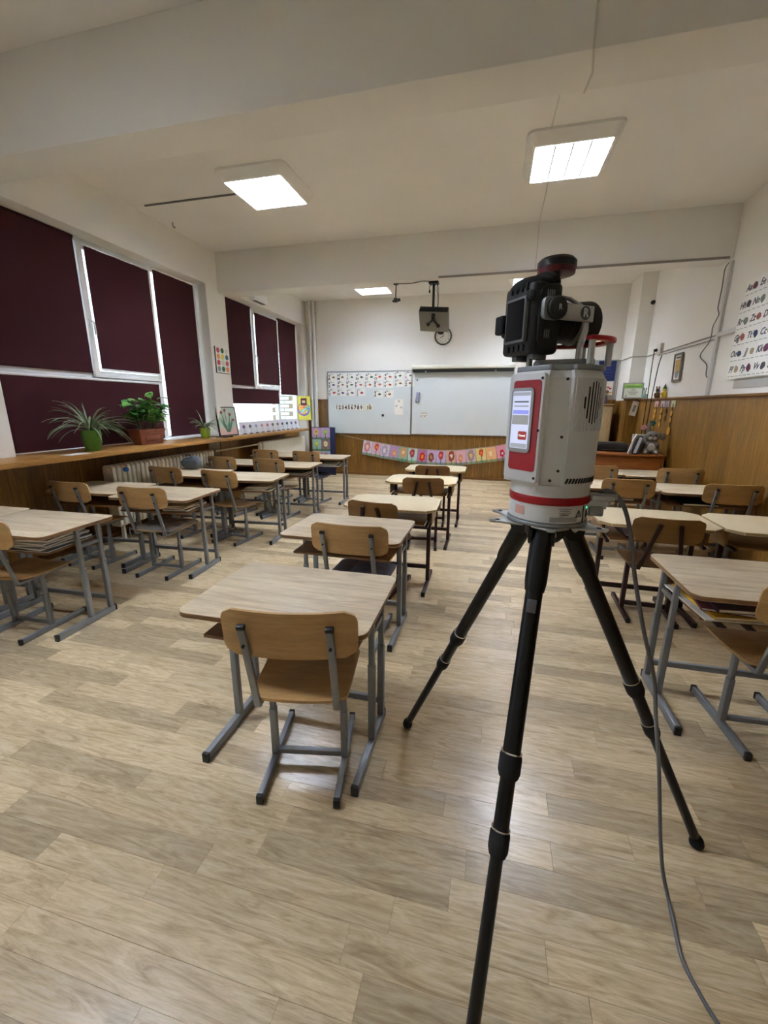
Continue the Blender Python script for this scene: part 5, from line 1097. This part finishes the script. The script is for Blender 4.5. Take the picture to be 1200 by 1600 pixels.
# framed picture
t = thing('picture_frame', 'narrow grey framed picture hanging on the right wall', 'picture', (XR-0.001, 6.485, 1.745)); t.rotation_euler = (0, math.radians(-2), 0)
f = MB()
for a in ((-0.125, -0.10, 0, 0.35), (0.10, 0.125, 0, 0.35), (-0.10, 0.10, 0, 0.025), (-0.10, 0.10, 0.325, 0.35)): f.bx(-0.022, -0.002, a[0], a[1], a[2], a[3])
f.build('frame', mat('frame_grey', '#6c675f', 0.5), t)
MB().bx(-0.012, -0.004, -0.0995, 0.0995, 0.0255, 0.3245).build('print', mat('print_white', '#dcd8cc', 0.6), t)
MB().bx(-0.0135, -0.0125, -0.075, 0.075, 0.10, 0.27).build('image', mat('image_gold', '#b9954c', 0.6, var=0.4, vscale=25), t)
MB().lathe([(0, 0), (0.05, 0), (0.05, 0.001), (0, 0.001)], 18, (-0.0136, 0, 0.09), Matrix.Rotation(-PI/2, 4, 'Y')).build('emblem', mat('emblem_grey', '#7d8890', 0.6), t)
MB().bx(-0.0135, -0.0125, -0.07, 0.07, 0.285, 0.305).build('title', mat('title_dark', '#5a4a30', 0.6), t)
# alphabet sheets
names = 'Aa,Bb,Cc,Dd,Ee,Ff,Gg,Hh,Ii,Jj,Kk,Ll,Mm,Nn,Oo,Pp,Rr,Ss,Tt,Uu,Vv,Xx,Zz,Yy'.split(',')
order_ = [20, 6, 16, 2, 19, 4, 9, 13, 8, 11, 0, 17, 22, 9, 11, 5, 21, 23, 15, 1, 18, 12, 14, 3]
used_ = []
i = 0
cols = ['#6a3550', '#4a4a50', '#7d8a7a', '#a05a4a', '#3a4a6a', '#b09a7a']
for row in range(6):
    z = 1.695 + (5-row)*0.147
    for c in range(4):
        y1 = 5.165 - c*0.215 - (0.0 if row not in (0,) else 0.05); y0 = y1 - 0.213
        nm = [n_ for n_ in names if n_ not in used_][(row*5 + c*3) % (24 - len(used_))]; used_.append(nm)
        t = thing('alphabet_sheet', f'white wall sheet with cursive {nm}, ' + ('top', 'second', 'third', 'fourth', 'fifth', 'bottom')[row] + ' row on the right wall', 'sheet', (XR-0.0295, (y0+y1)/2, z), 0, 'cursive alphabet sheets')
        MB().bx(-0.0012, 0, -0.1065, 0.1065, 0, 0.146).build('sheet', PAPER, t)
        link('letters', text_mesh(nm, 0.082, mat('ink_soft', '#4c4852', 0.7), 0.35), t, (-0.0022, 0.055, 0.085), FACE_W)
        rr = random.Random(row*11+c)
        n = 9; pg = [((-0.045 + (0.028+0.016*rr.random())*math.cos(2*PI*k/n)), 0.085 + (0.024+0.018*rr.random())*math.sin(2*PI*k/n)) for k in range(n)]
        MB().prism(pg, -0.0022, -0.0013, 'x').build('picture', mat('wallpic_' + cols[(row+c) % 6], cols[(row+c) % 6], 0.8), t)
        for k in range(3): MB().bx(-0.0018, -0.0013, -0.095+0.07*k, -0.045+0.07*k, 0.018, 0.024).build('word', mat('caption_grey', '#9a9a98', 0.8), t)
tag(MB().bx(XR-0.006, XR-0.0005, 4.2, 5.06, 1.60, 1.68).build('grey_strip', mat('strip_grey', '#b5b3ad', 0.6), bevel=0.001), 'plain grey strip on the right wall under the alphabet sheets', 'strip')
# security camera on the column
t = thing('security_camera', 'small black ball camera on the right column', 'camera', (2.26, 7.82, 2.97))
MB().lathe([(0, 0.0005), (0.022, 0.0005), (0.022, 0.012), (0, 0.012)], 14, (0,0,0), rX).build('base', PVC, t, smooth=0.6)
MB().lathe([(0, 0.012), (0.02, 0.014), (0.032, 0.03), (0.03, 0.055), (0.018, 0.068), (0, 0.07)], 18, (0,0,0), rX).build('ball', BLACK, t, smooth=0.9)
# certificate on the ledge
t = thing('certificate', 'green and white certificate in a grey frame leaning on the panel ledge', 'certificate', (2.155, 7.752, 1.5455)); t.rotation_euler = (math.radians(-4), 0, math.radians(-3))
MB().bx(-0.15, 0.15, -0.004, 0.012, 0, 0.25).build('frame', mat('certificate_frame', '#8f918a', 0.5), t, bevel=0.003)
sh_ = MB().bx(-0.128, 0.128, -0.006, -0.0042, 0.022, 0.228).build('sheet', mat('certificate_paper', '#e6ebdc', 0.5), t)
MB().bx(-0.127, 0.127, -0.0068, -0.0061, 0.165, 0.227).build('green_band', mat('certificate_green', '#8fbf5a', 0.5), sh_)
for z, w in ((0.185, 0.09), (0.135, 0.03), (0.10, 0.07), (0.07, 0.05)): MB().bx(-w, w, -0.0075, -0.007 if z > 0.16 else -0.0061, z, z+0.008).build('text_line', mat('certificate_ink', '#5d6b50', 0.6), sh_)
MB().prism([(-0.11, 0.035), (-0.08, 0.035), (-0.095, 0.06)], -0.007, -0.0061, 'y').build('emblem', mat('certificate_ink', '#5d6b50', 0.6), sh_)
def figurine(label, loc, cols_, hat):
    t = thing('figurine', label, 'figurine', loc)
    MB().lathe([(0, 0), (0.028, 0), (0.034, 0.02), (0.03, 0.06), (0.018, 0.08), (0, 0.082)], 14).build('body', mat('fig_' + cols_[0], cols_[0], 0.5), t, smooth=0.9)
    MB().lathe([(0, 0.078), (0.02, 0.084), (0.027, 0.105), (0.02, 0.126), (0, 0.132)], 14).build('head', mat('fig_' + cols_[1], cols_[1], 0.5), t, smooth=0.9)
    if hat: MB().lathe([(0, 0.118), (0.028, 0.119), (0.014, 0.15), (0, 0.19)], 12).build('hat', mat('fig_' + cols_[2], cols_[2], 0.5), t, smooth=0.6)
    else:
        for s in (-1, 1): MB().lathe([(0, 0), (0.008, 0), (0.01, 0.03), (0, 0.045)], 8, (0.016*s, 0, 0.122)).build('ear', mat('fig_' + cols_[2], cols_[2], 0.5), t, smooth=0.8)
    for s in (-1, 1): MB().tube([(0.026*s, -0.005, 0.065), (0.04*s, -0.015, 0.045), (0.034*s, -0.024, 0.03)], [0.009, 0.009, 0.007], 8).build('arm', mat('fig_' + cols_[0], cols_[0], 0.5), t, smooth=0.9)
figurine('brown and gold figurine with ears on the right panel ledge', (2.268, 7.02, 1.5455), ('#6a4a24', '#3a2a1a', '#8a6a2a'), False)
figurine('yellow figurine with a pointed green hat on the right panel ledge', (2.268, 6.76, 1.5455), ('#d9b820', '#d8c23a', '#2f5a34'), True)
figurine('small pale green figurine beside the certificate', (2.25, 7.50, 1.5455), ('#8fae9a', '#b9c8b4', '#6f8f7a'), False)
t = thing('note_card', 'white card hanging below the certificate on the panelling', 'card', (2.02, 7.55, 1.22)); t.location = (2.20, 7.80, 1.28); t.rotation_euler = (0, math.radians(10), 0)
MB().bx(-0.05, 0.05, -0.003, -0.001, 0, 0.23).build('sheet', PAPER, t); MB().bx(-0.02, 0.02, -0.0036, -0.0031, 0.06, 0.17).build('print', mat('caption_grey', '#9a9a98', 0.8), t)
# medals
for k, (y, discs, lab) in enumerate(((7.02, (1.36, 1.29, 1.21, 1.14), 'string of four gold medals nearest the certificate'), (6.78, (1.37, 1.28, 1.185), 'string of three gold medals second from the certificate'), (6.62, (1.36, 1.27), 'pair of dark medals on a ribbon, third from the certificate'), (6.42, (1.34, 1.25, 1.115), 'ribbon with one large round medal at its end, farthest from the certificate'))):
    t = thing('medal_string', lab, 'medals', (XR-0.0142, y, 0), 0, 'medals on the right panelling')
    MB().bx(-0.004, -0.0005, -0.07, 0.07, 1.42, 1.505).build('ribbon_band', mat('ribbon_%d' % k, ('#c99a9a', '#b9a4a0', '#9a8a96', '#b8b890')[k], 0.7), t)
    MB().bx(-0.006, -0.0042, -0.012, 0.012, discs[-1], 1.46).build('ribbon', mat('ribbon_dark%d' % (k % 2), ('#7a5a2a', '#4a3626')[k % 2], 0.7), t)
    for z in discs:
        r = 0.055 if (k == 3 and z == discs[-1]) else 0.036
        m_ = mat('medal_gold', '#d9a94a', 0.3, 0.7) if k != 2 else mat('medal_bronze', '#5d4326', 0.35, 0.6)
        MB().lathe([(0, 0), (r, 0), (r, 0.005), (r*0.85, 0.006), (r*0.8, 0.004), (0, 0.004)], 18, (-0.0062, 0, z), Matrix.Rotation(-PI/2, 4, 'Y')).build('medal', m_, t, smooth=0.6)
# teacher desk and what stands on it
TD = wood('teacher_desk_wood', '#7c431a', '#a8622c', '#93532240'[:7], stretch=(0.9, 8, 8), scale=2, rough=0.35)
t = thing('teacher_desk', 'orange brown wooden teacher desk by the right panelling', 'desk', (1.60, 6.62, 0), math.radians(-3))
MB().bx(-0.68, 0.66, -0.33, 0.33, 0.775, 0.80).build('top', TD, t, bevel=0.003)
MB().bx(-0.64, 0.63, -0.30, -0.282, 0.12, 0.7745).build('front_panel', TD, t, bevel=0.002)
for s in (-1, 1): MB().bx(s*0.645-0.01, s*0.645+0.01, -0.3105, 0.31, 0, 0.7745).build('side_panel', TD, t, bevel=0.002)
ZT = 0.8005
t = thing('printer', 'low black printer on the teacher desk', 'printer', (1.69, 6.74, ZT), math.radians(-4))
MB().bx(-0.2, 0.2, -0.13, 0.13, 0, 0.11).build('body', BLACK, t, bevel=0.012); MB().bx(-0.17, 0.17, -0.10, 0.12, 0.1105, 0.125).build('lid', mat('lid_black', '#222225', 0.35), t, bevel=0.004)
MB().bx(-0.13, 0.13, -0.17, -0.1305, 0.02, 0.03).build('tray', mat('lid_black', '#222225', 0.35), t, bevel=0.002)
t = thing('paper_stack', 'white papers leaning on the binder on the teacher desk', 'paper', (1.835, 6.42, ZT+0.001)); t.rotation_euler = (0, math.radians(14), math.radians(-15))
for k in range(3): MB().bx(-0.012+k*0.006, -0.008+k*0.006, -0.10, 0.10, 0, 0.22+0.025*k).build('sheet', PAPER, t)
t = thing('binder', 'black binder with white edge leaning beside the toy rabbit', 'binder', (1.88, 6.41, ZT+0.001)); t.rotation_euler = (0, math.radians(14), math.radians(-15))
MB().bx(-0.004, 0.044, -0.12, 0.12, 0.0112, 0.2512).build('cover', mat('binder_black', '#14151c', 0.4), t, bevel=0.003)
MB().bx(0.002, 0.038, -0.1215, -0.1202, 0.0232, 0.2392).build('pages', mat('binder_edge', '#c9ccd6', 0.5), t)
t = thing('box', 'pale grey box behind the toy rabbit', 'box', (2.0, 6.575, ZT), math.radians(-8))
MB().bx(-0.09, 0.09, -0.05, 0.05, 0, 0.235).build('body', mat('box_pale', '#c9c6bd', 0.6), t, bevel=0.004); MB().bx(-0.093, 0.093, -0.053, 0.053, 0.2355, 0.25).build('lid', mat('box_lid', '#b5b2a8', 0.6), t, bevel=0.003)
FUR = mat('rabbit_fur', '#847d75', 0.95, bump=0.5, bscale=120, var=0.1, vscale=15); FURL = mat('rabbit_fur_light', '#b9b2a8', 0.95, bump=0.5, bscale=120)
t = thing('toy_rabbit', 'grey plush toy rabbit sitting on the teacher desk', 'toy', (2.10, 6.42, ZT), math.radians(-14)); t.scale = (1.12,)*3
blob('body', [((0,0,0.085),(0.085,0.075,0.085)), ((0,-0.01,0.205),(0.078,0.07,0.068)), ((-0.045,0.03,0.30),(0.026,0.016,0.075)), ((0.07,0.01,0.235),(0.065,0.016,0.028)), ((0.105,0.005,0.205),(0.03,0.015,0.04)), ((-0.055,-0.06,0.03),(0.035,0.05,0.03)), ((0.055,-0.06,0.03),(0.035,0.05,0.03)), ((-0.06,-0.045,0.115),(0.024,0.035,0.024)), ((0.06,-0.045,0.115),(0.024,0.035,0.024))], FUR, t, 0.008, 4)
blob('muzzle', [((-0.018,-0.072,0.19),(0.025,0.02,0.02)), ((0.018,-0.072,0.19),(0.025,0.02,0.02))], FURL, t, 0.006, 3)
blob('belly', [((0,-0.055,0.085),(0.045,0.03,0.05))], FURL, t, 0.008, 3)
for s in (-1, 1):
    MB().lathe([(0, -0.01), (0.010, -0.003), (0.010, 0.003), (0, 0.01)], 10, (0.03*s, -0.070, 0.228), rX).build('eye', BLACK, t, smooth=1)
    blob('foot_sole', [((0.055*s, -0.105, 0.032), (0.02, 0.01, 0.02))], FURL, t, 0.006, 2)
MB().lathe([(0, -0.006), (0.009, 0), (0, 0.006)], 8, (0, -0.092, 0.20), rX).build('nose', mat('nose_pink', '#a8736c', 0.6), t, smooth=1)
t = thing('flower_pot', 'small dark pot with one pink and one teal artificial flower by the rabbit', 'plant', (2.11, 6.71, ZT))
MB().lathe([(0, 0), (0.035, 0), (0.045, 0.10), (0.04, 0.10), (0, 0.09)], 14).build('pot', mat('pot_dark', '#2a2622', 0.6), t, smooth=0.6)
for p, c in (((-0.05, -0.02, 0.34), '#d99aa8'), ((0.05, -0.02, 0.40), '#3f8a9a')):
    MB().tube([(0, 0, 0.09), (p[0]*0.5, p[1], 0.24), p], 0.004, 6).build('stem', mat('stem_green', '#3a5a34', 0.7), t)
    for k in range(5): MB().lathe([(0, -0.008), (0.02, 0), (0, 0.01)], 8, (p[0]+0.022*math.cos(k*1.257), p[1]-0.01, p[2]+0.022*math.sin(k*1.257)), rX).build('petal', mat('petal_' + c, c, 0.7), t, smooth=1)
for k in range(6): ribbon(t, (0, 0, 0.09), (math.cos(k)*0.6, math.sin(k)*0.6, 1.4), 0.14, 1.0, 0.012, mat('leaf_dark', '#1f2c1c', 0.6))

bpy.data.scenes.remove(WORK)
